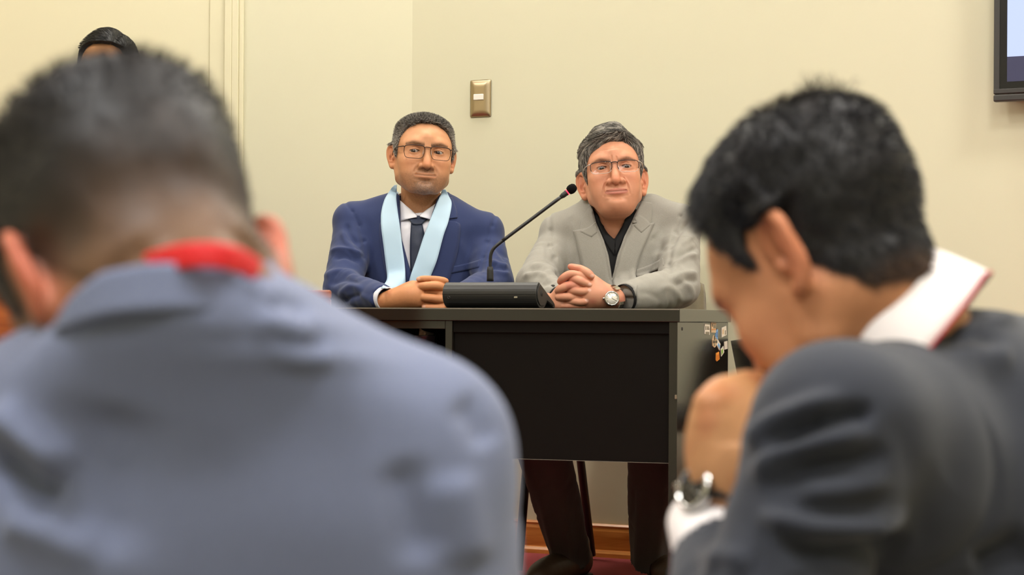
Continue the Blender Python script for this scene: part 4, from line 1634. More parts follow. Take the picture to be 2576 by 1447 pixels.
def shoe(person, heel, toe, label=None, lace_side=1):
    """lace-up leather shoe from heel point to toe point on the floor"""
    heel, toe = np.array(heel, float), np.array(toe, float)
    d = (toe - heel) / np.linalg.norm(toe - heel)
    s = np.array([-d[1], d[0], 0.0])
    L = np.linalg.norm(toe - heel)
    up = np.array([0, 0, 1.0])
    lo = np.minimum(heel, toe) - 0.08
    hi = np.maximum(heel, toe) + np.array([0.08, 0.08, 0.16])
    lo[2] = -0.005
    f = Field(lo, hi, 0.004)

    def q(a, b, c):
        return heel + d * a + s * b + up * c
    f.chain([(*q(0.035, 0, 0.045), 0.036), (*q(0.10, 0, 0.048), 0.040), (*q(0.17, 0, 0.040), 0.043), (*q(L - 0.05, 0, 0.032), 0.038), (*q(L - 0.02, 0, 0.026), 0.024)], k=0, n=14)
    f.cone(q(0.040, 0, 0.07), q(0.058, 0, 0.100), 0.034, 0.040, k=0.02)
    f.cone(q(0.070, 0, 0.145), q(0.060, 0, 0.10), 0.030, 0.030, k=0.005, op='s')
    f.cut(lambda X, Y, Z: 0.014 - Z, 0.004)
    V, Q = f.mesh()
    up_ = link('shoe', mesh_np('shoe', V, Q), M['shoe'], person)
    V2 = V[V[:, 2] < 0.03]
    # sole: outline by width along the foot
    st = np.linspace(0.0, L, 16)
    wd = np.interp(st / L, [0, .05, .2, .45, .7, .9, .97, 1], [.012, .030, .036, .034, .044, .038, .024, .004]) + 0.003
    out = [(a, b) for a, b in zip(st, wd)] + [(a, -b) for a, b in zip(st[::-1], wd[::-1])]
    link('sole', prism_me('sole', out, d, s, up, 0.0, 0.016, heel * np.array([1, 1, 0])), M['rubber'], up_)
    for i in range(4):
        a = 0.095 + 0.022 * i
        zt = 0.094 - 0.008 * i
        pts = [q(a + 0.004, -0.026, zt - 0.012), q(a, -0.012, zt + 0.001), q(a, 0.012, zt + 0.001), q(a + 0.004, 0.026, zt - 0.012)]
        link('lace', tube_me('lace', cr(pts, 10), 0.0024, 6), M['lace'], up_)
    return up_
# ------------------------------------------------------------------ man in the blue suit
YB = 5.38
def blue_man():
    p = dict(w=1.11, jaw=1.07, nose=1.02, nosew=1.12, skin=lin(203, 146, 106), lip=lin(178, 118, 92), fold=0.5, stubble=0.85, goat=0.5, brow=0.85, browt=0.0062, browz=0.0225,
             stubcol=lin(80, 64, 54), mouthw=1.28, lipu=0.25, lipl=0.4, lipc=0.45, mouthcurve=0.0018, eyeopen=0.80, double=0.0, necky=0.036, neckr=0.057, ear=1.02, earred=0.5, brow_in=-0.0055, brow_out=0.003, slant=-3, mouthz=0.003, top=-0.004,
             lines=[([(0.019, -0.036), (0.026, -0.047), (0.032, -0.058), (0.034, -0.068)], 0.0020, 0.0030, True), ([(0.021, 0.0075), (0.0345, 0.0105), (0.048, 0.0065)], 0.0014, 0.0016, True),
                    ([(0.017, -0.010), (0.026, -0.018), (0.040, -0.017)], 0.0012, 0.0022, True), ([(0.031, -0.064), (0.035, -0.070), (0.036, -0.076)], 0.0006, 0.0025, True), ([(0.0, -0.098), (0.0005, -0.106), (0.0, -0.113)], 0.0012, 0.002, False)])
    Rm = rot(10, -3, 3.7)
    C = W(1064, 392, YB)
    S = 0.975
    base = empty('person', (C[0], YB, 0))
    person = base
    f, V, Q, Wv = place_head(p, Rm, C, S, W(1060, 575, YB + 0.055), 0.0016)
    hl = dict(front=0.087, temple=0.068, side=-0.018, ear=0.020, behind=-0.02, nape=-0.08)
    Cc = skin_colors(V, p)

    def mask(v):
        z, phi = hairline(v, **hl)
        z = z + 0.0035 * vnoise(v, 140, 2)
        return smooth(-0.004, 0.006, v[:, 2] - z) * not_ear(v, p)

    def T(v):
        m = mask(v)
        t = 0.0040 + 0.0085 * smooth(0.045, 0.095, v[:, 2])
        return m * (t + 0.0016 * vnoise(v, 160, 4)) - (1 - m) * 0.006

    def hc(v):
        g = np.clip(0.5 - 0.45 * smooth(0.04, 0.10, v[:, 2]) + 0.25 * vnoise(v, 300, 6), 0, 1)[:, None]
        return np.array(lin(44, 38, 34)) * (1 - g) + np.array(lin(112, 104, 96)) * g
    Cc = mixc(Cc, lin(92, 76, 66), 0.7 * mask(V))
    # ---- torso and hands share the body mesh
    hands = Field(W(975, 790, 5.02) - 0.03, W(1165, 690, 5.10) + np.array([0.03, 0.13, 0.03]), 0.0014)
    Yh = 5.03
    z_ = lambda x, y: (940 + x / 10.733, 670 + y / 10.733)

    def fg(rows, k=0.0025):
        return finger(hands, [(*z_(x, y), dy, r) for x, y, dy, r in rows], 1, Yh, k)
    # image-left hand: wrist, back of the hand, thumb base
    fg([(250, 960, 0.03, 20), (450, 910, 0.022, 23), (700, 860, 0.016, 27), (950, 800, 0.012, 31), (1120, 800, 0.014, 32)], 0.01)
    fg([(950, 640, 0.012, 14), (1120, 560, 0.012, 12), (1200, 900, 0.012, 18)], 0.012)
    fg([(1100, 560, 0.010, 9.5), (1350, 450, 0.010, 8.5), (1650, 385, 0.010, 8.5), (1830, 420, 0.014, 8)])
    fg([(1150, 700, 0.010, 9.5), (1450, 665, 0.008, 8.2), (1750, 680, 0.010, 8.2), (1900, 720, 0.016, 8)])
    fg([(1150, 940, 0.010, 9.5), (1450, 1010, 0.006, 7.6), (1750, 1050, 0.008, 8), (1900, 1080, 0.014, 8)])
    # image-right hand: fingers with the nails to the left, palm behind the microphone
    fg([(1900, 820, 0.030, 30), (2200, 850, 0.050, 28), (2500, 880, 0.070, 24), (2700, 900, 0.08, 22)], 0.01)
    tips = []
    for rows in ([(1205, 352, 0.000, 5.2), (1400, 335, -0.002, 6.0), (1700, 350, 0.004, 6.4), (1950, 400, 0.014, 7)],
                 [(1205, 545, -0.004, 7.4), (1430, 530, -0.010, 8.6), (1700, 525, -0.006, 9.2), (1930, 600, 0.012, 9)],
                 [(1228, 838, -0.005, 7.4), (1450, 850, -0.011, 8.4), (1700, 880, -0.006, 9.0), (1930, 900, 0.012, 9)],
                 [(1355, 1105, -0.004, 5.8), (1550, 1120, -0.006, 7.0), (1850, 1120, 0.004, 8)]):
        P = fg(rows, 0.0018)
        tips.append(np.array(P[0][:3]) + np.array([0.002, -0.004, 0.001]))
    hV, hQ = hands.mesh()
    hC = np.repeat(np.array(lin(200, 136, 92))[None], len(hV), 0)
    hC = mixc(hC, lin(176, 104, 70), 0.5 * smooth(0.1, 0.8, vnoise(hV, 45, 8)))
    hC = nail_tint(hV, hC, tips)
    tb = Field((C[0] - 0.24, YB - 0.15, 0.5), (C[0] + 0.24, YB + 0.22, 1.07), 0.012)
    cx = W(1058, 600, YB)[0]
    tb.loft([(0.52, cx, 5.44, 0.14, 0.10), (0.8, cx, 5.43, 0.14, 0.10), (0.95, cx, 5.43, 0.13, 0.08), (1.02, cx, 5.43, 0.05, 0.05)], k=0)
    tV, tQ = tb.mesh()
    V_, Q_, C_ = join_np([(Wv, Q, Cc), (hV, hQ, hC), (tV, tQ, p['skin'])])
    body = link('body', mesh_np('body', V_, Q_, C_), M['skin'], person)
    eye_parts(person, Rm, C, p, (-0.32, -1, -0.06))
    # ---- hair
    ho, HV, HQ = hair_mesh(f, T, Rm, C, S, 'hair', person, hc)
    P, N, qi = sample_surface(HV, HQ, np.ones(len(HV)), 10000)
    g = np.clip(0.85 - 0.50 * smooth(0.05, 0.10, P[:, 2]) + 0.28 * RNG.normal(size=len(P)), 0, 1)[:, None]
    col = np.array(lin(34, 30, 28)) * (1 - g) + np.array(lin(176, 168, 156)) * g
    L = 0.0055 + 0.0085 * smooth(0.06, 0.10, P[:, 2]) + 0.003 * RNG.random(len(P))

    def flow(pp, d, t):
        fl = np.stack([0.25 * np.sign(pp[:, 0]) * smooth(0.0, 0.04, np.abs(pp[:, 0])) + 0.25, np.full(len(pp), -0.35), -0.8 * smooth(0.09, 0.03, pp[:, 2]) + 0.2], 1)
        return 0.7 * d + 0.6 * fl
    d0 = 0.6 * N + 0.2 * RNG.normal(size=N.shape)
    sv, sq, sc = strands_np(P - N * 0.001, d0, L, flow, bvh=bvh_of(HV, HQ), lift=0.0009, seg=3, r0=0.0006, col=col, curl=0.03)
    strand_obj('hair_strands', sv, sq, sc, Rm, C, S, ho)
    # ---- eyeglasses
    eyeglasses('brown rectangular full-rim eyeglasses on the man with the pale blue sash', Rm, C, S, p, (M['frame_brown'], M['frame_brown'], M['lens'], M['frame_brown']), 0.058, 0.038, 0.0375, -0.005)
    # ---- shirt
    sh = Field((cx - 0.22, YB - 0.13, 0.60), (cx + 0.22, YB + 0.2, 1.10), 0.005)
    SEC = [(0.56, cx, 5.425, 0.172, 0.125), (0.75, cx, 5.425, 0.168, 0.122), (0.88, cx, 5.425, 0.168, 0.118), (0.965, cx, 5.43, 0.172, 0.112), (1.01, cx, 5.432, 0.150, 0.098), (1.045, cx, 5.435, 0.105, 0.080), (1.075, cx, 5.435, 0.070, 0.068)]
    sh.loft([(z, x, y, a - 0.012, b - 0.013) for z, x, y, a, b in SEC[:4]] + [(1.0, cx, 5.435, 0.11, 0.080), (1.03, cx, 5.44, 0.07, 0.058), (1.05, cx, 5.44, 0.05, 0.05)], k=0)
    sV, sQ = sh.mesh()
    N = vnormals(sV, sQ)
    sV = sV + (0.0016 * np.sin(70 * sV[:, 0] + 6 * vnoise(sV, 20, 3)))[:, None] * N
    shirt = link('shirt', mesh_np('shirt', sV, sQ), M['white_shirt'], person)
    shb = bvh_of(sV, sQ)
    # ---- jacket
    j = Field((cx - 0.29, 4.98, 0.60), (cx + 0.29, YB + 0.24, 1.10), 0.004)
    j.loft(SEC, k=0)
    shoulders = []
    for a, b in (((985, 532), (893, 560)), ((1128, 541), (1214, 584))):
        j.cone(W(*a, YB + 0.045), W(*b, YB + 0.035), 0.052, 0.050, k=0.035)
    LA = (W(890, 575, 5.41), W(862, 728, 5.27), W(968, 752, 5.065))
    RA = (W(1218, 600, 5.42), W(1243, 716, 5.29), W(1165, 748, 5.12))
    for a in (LA, RA):
        j.chain([(*a[0], 0.056), (*(0.5 * (a[0] + a[1])), 0.056), (*a[1], 0.054)], k=0.018, n=7)
        j.chain([(*a[1], 0.052), (*(0.5 * (a[1] + a[2])), 0.046), (*a[2], 0.036)], k=0.014, n=7)
    for (x, y, r) in ((880, 552, 0.043), (1228, 577, 0.041)):
        j.ell(W(x, y, YB + 0.035), (r * 0.95, 0.055, r), k=0.03)
    # armhole seams
    for pts in (((868, 512), (888, 535), (906, 570), (917, 610), (921, 650)), ((1246, 537), (1238, 570), (1226, 610), (1216, 650), (1212, 690))):
        for Yq, rq in ((YB - 0.075, 0.0),):
            for a, b in zip(pts[:-1], pts[1:]):
                A, B = W(*a, YB), W(*b, YB)
                e = B - A
                Ls = e.dot(e)

                def seam(X, Y, Z, A=A, e=e, Ls=Ls):
                    t = np.clip(((X - A[0]) * e[0] + (Z - A[2]) * e[2]) / (e[0] ** 2 + e[2] ** 2), 0, 1)
                    return np.hypot(X - A[0] - t * e[0], Z - A[2] - t * e[2]) + 0 * Y
                sl, P = j.sub(np.minimum(A, B) - 0.02 - np.array([0, 0.2, 0]), np.maximum(A, B) + 0.02 + np.array([0, 0.1, 0]), 0)
                j.d[sl] += (0.0035 * np.exp(-(seam(*P) / 0.0055) ** 2)).astype(np.float32)
    for a, e in ((LA, -0.006), (RA, 0.0)):
        wrist_cut(j, a, e)
    # opening
    V0 = [W(x, y, YB)[[0, 2]] for x, y in ((1003, 470), (1118, 470), (1100, 540), (1062, 630), (1041, 700), (1014, 600), (1008, 545))]

    def vcut(X, Y, Z):
        d = None
        n = len(V0)
        for i in range(n):
            a, b = V0[i], V0[(i + 1) % n]
            e = b - a
            L = np.hypot(*e)
            s = ((X - a[0]) * e[1] - (Z - a[1]) * e[0]) / L
            d = s if d is None else np.maximum(d, s)
        return np.maximum(-d if False else d, Y - (YB + 0.02)) + 0 * Y
    lo_, hi_ = np.min(V0, 0), np.max(V0, 0)
    # orient: inside negative
    test = vcut(np.array(np.mean([q[0] for q in V0])), np.array(YB - 0.1), np.array(np.mean([q[1] for q in V0])))
    sg = 1.0 if test < 0 else -1.0

    def vcut2(X, Y, Z):
        d = None
        n = len(V0)
        for i in range(n):
            a, b = V0[i], V0[(i + 1) % n]
            e = b - a
            L = np.hypot(*e)
            s = sg * ((X - a[0]) * e[1] - (Z - a[1]) * e[0]) / L
            d = s if d is None else np.maximum(d, s)
        return np.maximum(d, Y - (YB + 0.03))
    j.put(vcut2, (lo_[0], YB - 0.14, lo_[1]), (hi_[0], YB + 0.03, hi_[1]), 0.0, 's')
    # neck hole
    j.cone(W(1058, 540, YB + 0.05), W(1058, 430, YB + 0.04), 0.066, 0.075, k=0.006, op='s')
    j.cut(lambda X, Y, Z: DESK_Z + 0.002 - Z - 1.0 * (Y > 5.27 - (X + 0.2) * 0.32), 0.0)
    V, Q = j.mesh()
    N = vnormals(V, Q)
    V = V + arm_folds(V, N, LA[0], LA[1], 0.005, 0.062, 21, 0.35, 1.0, 0.10, 0.25) + arm_folds(V, N, LA[1], LA[2], 0.004, 0.055, 22, 0.0, 0.6, 0.09, 0.3)
    V = V + arm_folds(V, N, RA[0], RA[1], 0.005, 0.06, 23, 0.35, 1.0, 0.10, -0.25) + arm_folds(V, N, RA[1], RA[2], 0.004, 0.055, 24, 0.0, 0.7, 0.09, -0.3)
    V = V + (0.0022 * vnoise(V, 9, 31) + 0.0012 * vnoise(V, 22, 32))[:, None] * N
    V = sculpt(V, Q, [([(828, 640), (852, 628), (890, 634), (912, 645)], 0.010, 7), ([(835, 652), (870, 645), (910, 662)], -0.008, 7), ([(812, 700), (850, 684), (905, 690)], 0.009, 8), ([(825, 720), (865, 702), (910, 712)], -0.008, 8),
                      ([(850, 748), (880, 722), (915, 728)], 0.008, 8), ([(858, 765), (885, 748), (912, 742)], -0.007, 7), ([(872, 560), (880, 590), (905, 622)], -0.006, 7), ([(860, 575), (872, 610), (895, 630)], 0.006, 7),
                      ([(930, 520), (925, 590), (930, 680)], 0.003, 14), ([(1232, 655), (1255, 668), (1280, 672)], 0.010, 7), ([(1225, 690), (1255, 684), (1284, 690)], 0.008, 7), ([(1225, 672), (1252, 678), (1280, 682)], -0.008, 6), ([(1238, 610), (1262, 640), (1276, 655)], -0.006, 7),
                      ([(1150, 600), (1170, 640), (1190, 700)], 0.003, 12), ([(930, 735), (950, 742), (965, 760)], -0.004, 7), ([(900, 740), (925, 752), (950, 770)], 0.004, 7)])
    V[:, 2] = np.maximum(V[:, 2], np.where(V[:, 1] < 5.24 - (V[:, 0] + 0.2) * 0.32, DESK_Z + 0.0015, -9))
    jac = link('jacket', mesh_np('jacket', V, Q), M['blue_wool'], person)
    jb = bvh_of(V, Q)
    # sleeve seams
    # lapels, collar, pocket
    def dr(A, B, off, th, n=26, m=9, bv=None, bulge=0.0, nm='lapel', mt=None, par=None, Y=YB):
        G = drape([W(*a, Y) for a in A], [W(*b, Y) for b in B], bv or [jb], n, m, off, bulge=bulge)
        return link(nm, sheet_me(nm, G, th, (0, -1, 0)), mt or M['blue_wool'], par or jac)
    dr([(1098, 556), (1090, 580), (1062, 634), (1044, 696), (1040, 730)], [(1150, 560), (1160, 573), (1152, 640), (1132, 706), (1120, 740)], 0.005, 0.004)
    dr([(1112, 490), (1105, 530), (1100, 556)], [(1138, 497), (1150, 530), (1152, 549)], 0.006, 0.0045, nm='jacket_collar')
    dr([(1008, 552), (1014, 600), (1028, 660), (1040, 710), (1044, 735)], [(962, 558), (957, 574), (964, 640), (980, 712), (990, 740)], 0.005, 0.004)
    dr([(1000, 486), (1004, 520), (1007, 552)], [(974, 492), (962, 525), (960, 548)], 0.006, 0.0045, nm='jacket_collar')
    dr([(1140, 672), (1175, 664), (1210, 655)], [(1134, 690), (1172, 682), (1206, 675)], 0.0025, 0.003, 14, 5, nm='pocket')
    # ---- tie
    kn = [(1020, 541), (1036, 533), (1051, 530), (1068, 533), (1084, 543)]
    G = np.zeros((9, 9, 3))
    dr([(1021, 543), (1030, 553), (1039, 566)], [(1083, 545), (1073, 555), (1063, 566)], 0.012, 0.012, 12, 9, [shb], 0.006, 'tie_knot', M['tie'], shirt)
    dr([(1036, 563), (1034, 625), (1036, 690), (1040, 740)], [(1064, 563), (1074, 615), (1078, 690), (1076, 740)], 0.006, 0.005, 24, 9, [shb], 0.005, 'tie', M['tie'], shirt)
    # ---- shirt collar
    nc = W(1057, 520, YB + 0.045)
    zz = lambda y: (520 - y) * YB / F_PX
    phis = list(np.linspace(3, 178, 40))
    for s in (-1, 1):
        G = collar_grid(nc, (0.02, -0.12, 1), 0.066, 0.090, ip([3, 20, 45, 80, 130, 180], [zz(538), zz(524), zz(508), zz(494), zz(486), zz(484)]),
                        ip([3, 25, 40, 52, 70, 180], [zz(540), zz(548), zz(556), zz(544), zz(528), zz(510)]), [s * a for a in phis], 7, 1.06)
        link('shirt_collar', sheet_me('shirt_collar', G, 0.002, None), M['white_shirt'], shirt)
    # ---- cuffs
    for a, l in ((LA, 0.013), (RA, 0.014)):
        d = (a[2] - a[1]) / np.linalg.norm(a[2] - a[1])
        link('cuff', lathe_me('cuff', [(0.026, -0.03), (0.0310, -0.03), (0.0325, l), (0.030, l + 0.001), (0.028, l - 0.01), (0.026, -0.03)], tuple(a[2] + np.array([0, 0, 0.0005])), tuple(d), 28), M['white_shirt'], shirt)
    # ---- sash: two bands hanging from the neck, meeting at the waist
    sl_o = [(993, 466), (980, 480), (968, 502), (961, 537), (962, 573), (969, 624), (976, 678), (984, 731)]
    sl_i = [(999, 466), (998, 482), (998, 500), (1003, 535), (1010, 577), (1016, 624), (1022, 667), (1027, 731)]
    sr_o = [(1121, 478), (1130, 495), (1137, 515), (1130, 559), (1118, 596), (1102, 657), (1087, 696), (1074, 731)]
    sr_i = [(1113, 478), (1106, 498), (1095, 526), (1085, 554), (1070, 594), (1053, 648), (1037, 695), (1028, 731)]
    sash = None
    for (o_, i_) in ((sl_o, sl_i), (sr_o, sr_i)):
        G = drape([W(*a, YB) for a in i_], [W(*b, YB) for b in o_], [jb, shb], 60, 9, 0.0)
        # a band does not dip into the opening: take the front-most depth along its width, smoothed
        y = G[:, :, 1]
        n = len(y)
        xs = np.linspace(0, 1, y.shape[1])
        for i in range(n):
            k = np.polyfit(xs, y[i], 1)
            ln = np.polyval(k, xs)
            y[i] = np.minimum(ln - max(0, (ln - y[i]).max()) * 0.85, ln)
        for _ in range(6):
            y[1:-1] = (y[:-2] + 2 * y[1:-1] + y[2:]) / 4
        wr = 0.0015 * vnoise(G.reshape(-1, 3), 26, 71).reshape(n, -1)
        G[:, :, 1] = y - 0.010 + wr
        top = G[0].mean(0)
        if sash is None:
            sash = link('sash', sheet_me('sash', G, 0.0015, (0, -1, 0)), M['sash'], person)
        else:
            link('sash_band', sheet_me('sash_band', G, 0.0015, (0, -1, 0)), M['sash'], sash)
    # back loop of the sash behind the neck
    ng = np.zeros((25, 5, 3))
    for i, a in enumerate(np.linspace(-118, 118, 25)):
        th = math.radians(180 - a)
        for k in range(5):
            v = k / 4
            r = 0.070 + 0.012 * v
            ng[i, k] = nc + np.array([math.sin(th) * r, -math.cos(th) * r, 0.040 - 0.045 * v])
    link('sash_loop', sheet_me('sash_loop', ng, 0.0015, None), M['sash'], sash)
    # ---- legs under the desk
    for sx, k in ((-0.10, 0), (0.10, 1)):
        kn_ = (cx + sx * 1.3, 5.08, 0.50)
        an = (cx + sx * 1.25, 5.12, 0.13)
        trousers(person, 'trouser_leg', (cx + sx * 0.8, 5.42, 0.53), kn_, an, M['navy_trouser'])
        shoe(person, (an[0], an[1] + 0.05, 0), (an[0] + sx * 0.3, an[1] - 0.22, 0))
    tag(base, 'seated man in a blue suit with a pale blue sash, hands folded on the desk', 'person')
    return base


blue_man()
# ------------------------------------------------------------------ man in the light grey suit
YG = 5.27
def grey_man():
    p = dict(w=1.04, jaw=1.10, nose=1.03, nosew=1.28, skin=lin(203, 142, 110), lip=lin(182, 108, 96), fold=1.0, stubble=0.10, brow=0.75, browcol=lin(62, 52, 46), browz=0.0215,
             mouthw=1.25, lipu=0.35, lipl=0.55, mouthcurve=0.0018, eyeopen=0.95, double=0.15, necky=0.032, neckr=0.060, ear=1.18, earout=0.5, earred=0.55, frown=1, brow_in=-0.008, brow_out=0.005, slant=-5, mouthz=0.001, earz=-0.018,
             lines=[([(0.020, -0.030), (0.028, -0.043), (0.034, -0.058), (0.036, -0.074)], 0.0040, 0.0018, True), ([(0.021, 0.007), (0.0345, 0.0100), (0.048, 0.004)], 0.0018, 0.0016, True),
                    ([(0.016, -0.009), (0.026, -0.0185), (0.041, -0.018)], 0.0018, 0.0022, True), ([(0.031, -0.066), (0.036, -0.074), (0.037, -0.084)], 0.0016, 0.0026, True),
                    ([(-0.006, 0.010), (-0.0065, 0.021), (-0.005, 0.032)], 0.0028, 0.0020, False), ([(0.007, 0.010), (0.0075, 0.020), (0.007, 0.028)], 0.0024, 0.0020, False),
                    ([(-0.040, 0.050), (-0.010, 0.048), (0.030, 0.052)], 0.0008, 0.0022, False), ([(-0.016, -0.094), (0.0, -0.0915), (0.016, -0.094)], 0.0014, 0.0022, False)])
    Rm = rot(0, -9, -4.6)
    C = W(1541, 438, YG)
    S = 0.985
    person = empty('person', (C[0], YG, 0))
    f, V, Q, Wv = place_head(p, Rm, C, S, W(1548, 600, YG + 0.05), 0.0016)
    Q_head = Q
    hl = dict(front=0.078, temple=0.060, side=-0.030, ear=0.016, behind=-0.004, nape=-0.08)
    Cc = skin_colors(V, p)

    dz_ = [None]

    def mask(v):
        z, phi = hairline(v, **hl)
        # side parting: fringe lower on the image-left side
        z = z - 0.016 * smooth(0.0, -0.05, v[:, 0]) * (phi < 60) + 0.003 * vnoise(v, 120, 2)
        dz_[0] = v[:, 2] - z
        return smooth(-0.004, 0.005, v[:, 2] - z) * not_ear(v, p)

    def T(v):
        m = mask(v)
        s = smooth(0.03, 0.10, v[:, 2])
        side = smooth(0.0, 0.05, v[:, 2]) * smooth(0.045, 0.07, np.abs(v[:, 0]))
        t = (0.006 + 0.023 * s * (1 - 0.75 * smooth(0.025, 0.065, np.abs(v[:, 0]))) + 0.004 * side) * (0.22 + 0.78 * smooth(0.0, 0.030, dz_[0]))
        # swept quiff: higher over the brow at image right of centre
        t = t + 0.008 * np.exp(-((v[:, 0] - 0.012) / 0.03) ** 2 - ((v[:, 1] + 0.05) / 0.04) ** 2) * s
        rid = np.sin(2 * math.pi * (v[:, 0] * 18 + v[:, 1] * 26 + 1.5 * vnoise(v, 25, 12)))
        return m * (t + 0.0012 * rid * smooth(0.01, 0.03, dz_[0]) + 0.0006 * vnoise(v, 90, 4)) - (1 - m) * 0.006

    def hc(v):
        g = np.clip(0.40 - 0.15 * smooth(0.04, 0.10, v[:, 2]) + 0.30 * vnoise(v * np.array([3, 1, 1]), 120, 6) + 0.3 * (np.abs(v[:, 0]) > 0.07) * smooth(0.03, -0.02, v[:, 2]), 0, 1)[:, None]
        return np.array(lin(30, 27, 25)) * (1 - g) + np.array(lin(84, 78, 72)) * g
    Cc = mixc(Cc, lin(70, 62, 56), 0.75 * mask(V))
    # ---- hands
    Yh = 4.93
    hands = Field(W(1375, 790, Yh) - 0.03, W(1590, 655, Yh) + np.array([0.03, 0.13, 0.02]), 0.0014)
    z_ = lambda x, y: (1360 + x / 9.646, 640 + y / 9.646)

    def fg(rows, k=0.0018):
        return finger(hands, [(*z_(x, y), dy, r) for x, y, dy, r in rows], 1, Yh, k)
    # image-right hand: wrist, back of the hand
    fg([(1800, 1090, 0.018, 27), (1600, 1030, 0.014, 29), (1420, 1010, 0.012, 33), (1230, 990, 0.014, 36)], 0.012)
    fg([(1230, 760, 0.012, 15), (1180, 1000, 0.008, 17), (1150, 1200, 0.010, 13)], 0.014)
    fg([(1330, 820, 0.012, 20), (1250, 700, 0.014, 14)], 0.014)
    fg([(1500, 900, 0.014, 18), (1330, 700, 0.016, 12), (1150, 480, 0.022, 9), (950, 330, 0.026, 8)], 0.01)   # thumb
    # image-left hand: heel of the palm and wrist
    fg([(150, 1160, 0.06, 24), (330, 1170, 0.036, 21), (480, 1080, 0.028, 24), (600, 900, 0.024, 24)], 0.012)
    fg([(420, 1230, 0.014, 13), (560, 1240, 0.012, 12)], 0.01)
    tips = []
    # fingers of the image-right hand, bending round at the left
    for rows in ([(1200, 640, 0.004, 10), (980, 530, -0.002, 8.5), (740, 480, -0.007, 8.2), (570, 560, -0.006, 8.0), (470, 670, 0.004, 7.2)],
                 [(1200, 850, 0.004, 10), (920, 780, -0.003, 8.6), (690, 755, -0.009, 8.6), (520, 825, -0.008, 8.2), (410, 890, 0.003, 7.4)],
                 [(1200, 1060, 0.004, 9.5), (880, 1050, -0.003, 8.0), (630, 1035, -0.008, 8.4), (420, 1040, 0.0, 8.0)],
                 [(1150, 1240, 0.004, 8.5), (850, 1250, -0.001, 7.2), (540, 1250, 0.002, 6.6)]):
        fg(rows)
    # fingers of the image-left hand with the tips to the right
    for rows in ([(720, 300, 0.020, 6.8), (850, 330, 0.016, 7.0), (980, 360, 0.006, 7.8), (1130, 440, -0.006, 8.2), (1245, 540, -0.010, 6.8)],
                 [(700, 650, 0.006, 7.0), (820, 605, -0.006, 8.4), (980, 655, -0.012, 8.8), (1190, 745, -0.014, 7.4)],
                 [(660, 900, 0.004, 7.0), (800, 885, -0.008, 8.4), (1000, 905, -0.014, 8.6), (1180, 890, -0.014, 7.2)],
                 [(640, 1150, 0.004, 6.0), (830, 1150, -0.008, 7.2), (1000, 1160, -0.012, 7.2), (1120, 1135, -0.012, 5.8)]):
        P = fg(rows, 0.0012)
        tips.append(np.array(P[-1][:3]) + np.array([0.0, -0.006, 0.002]))
    hands.cut(lambda X, Y, Z: DESK_Z + 0.0015 - Z, 0.003)
    hV, hQ = hands.mesh()
    hC = np.repeat(np.array(lin(204, 142, 112))[None], len(hV), 0)
    hC = mixc(hC, lin(196, 118, 98), 0.6 * smooth(0.0, 0.7, vnoise(hV, 50, 8)))
    hC = nail_tint(hV, hC, tips, 0.007, (0.78, 0.5, 0.42))
    cx = W(1541, 600, YG)[0]
    tb = Field((cx - 0.2, YG - 0.12, 0.5), (cx + 0.2, YG + 0.22, 1.04), 0.012)
    tb.loft([(0.52, cx, 5.33, 0.13, 0.09), (0.8, cx, 5.33, 0.13, 0.09), (0.92, cx, 5.33, 0.12, 0.08), (0.99, cx, 5.33, 0.055, 0.05)], k=0)
    tV, tQ = tb.mesh()
    V_, Q_, C_ = join_np([(Wv, Q, Cc), (hV, hQ, hC), (tV, tQ, p['skin'])])
    link('body', mesh_np('body', V_, Q_, C_), M['skin'], person)
    eye_parts(person, Rm, C, p, (0.02, -1, -0.22))
    # ---- hair
    ho, HV, HQ = hair_mesh(f, T, Rm, C, S, 'hair', person, hc)
    P, N, qi = sample_surface(HV, HQ, np.ones(len(HV)), 13000)
    cl = vnoise(P * np.array([1, 1, 1.0]), 90, 40)
    g = np.clip(0.46 - 0.10 * smooth(0.05, 0.10, P[:, 2]) + 0.3 * cl + 0.22 * RNG.normal(size=len(P)) + 0.25 * smooth(0.05, -0.02, P[:, 2]), 0, 1)[:, None]
    col = np.array(lin(36, 33, 30)) * (1 - g) + np.array(lin(182, 174, 162)) * g
    L = 0.018 + 0.018 * smooth(0.03, 0.10, P[:, 2]) * RNG.random(len(P))

    def flow(pp, d, t):
        topm = smooth(0.05, 0.09, pp[:, 2])[:, None]
        sidev = np.stack([-4.0 * pp[:, 0], np.full(len(pp), 0.55), np.full(len(pp), -0.85)], 1)
        right = smooth(0.03, 0.05, pp[:, 0])[:, None]
        sweep = np.stack([np.full(len(pp), -0.75), np.full(len(pp), 0.45), -0.10 + 0 * pp[:, 0]], 1)
        sweep_r = np.stack([np.full(len(pp), 0.75), np.full(len(pp), 0.5), np.full(len(pp), -0.5)], 1)
        fl = topm * (sweep * (1 - right) + sweep_r * right) + (1 - topm) * sidev
        return 0.35 * d + fl
    d0 = 0.12 * N + 0.12 * RNG.normal(size=N.shape)
    sv, sq, sc = strands_np(P - N * 0.001, d0, L, flow, bvh=bvh_of(HV, HQ), lift=0.0012, seg=4, r0=0.00075, col=col, curl=0.08)
    strand_obj('hair_strands', sv, sq, sc, Rm, C, S, ho)
    eyeglasses('half-rim eyeglasses with dark top bar on the man in the light grey suit', Rm, C, S, p, (M['frame_dark'], M['frame_clear'], M['lens'], M['frame_clear']), 0.059, 0.033, 0.0370, -0.004, half=True)
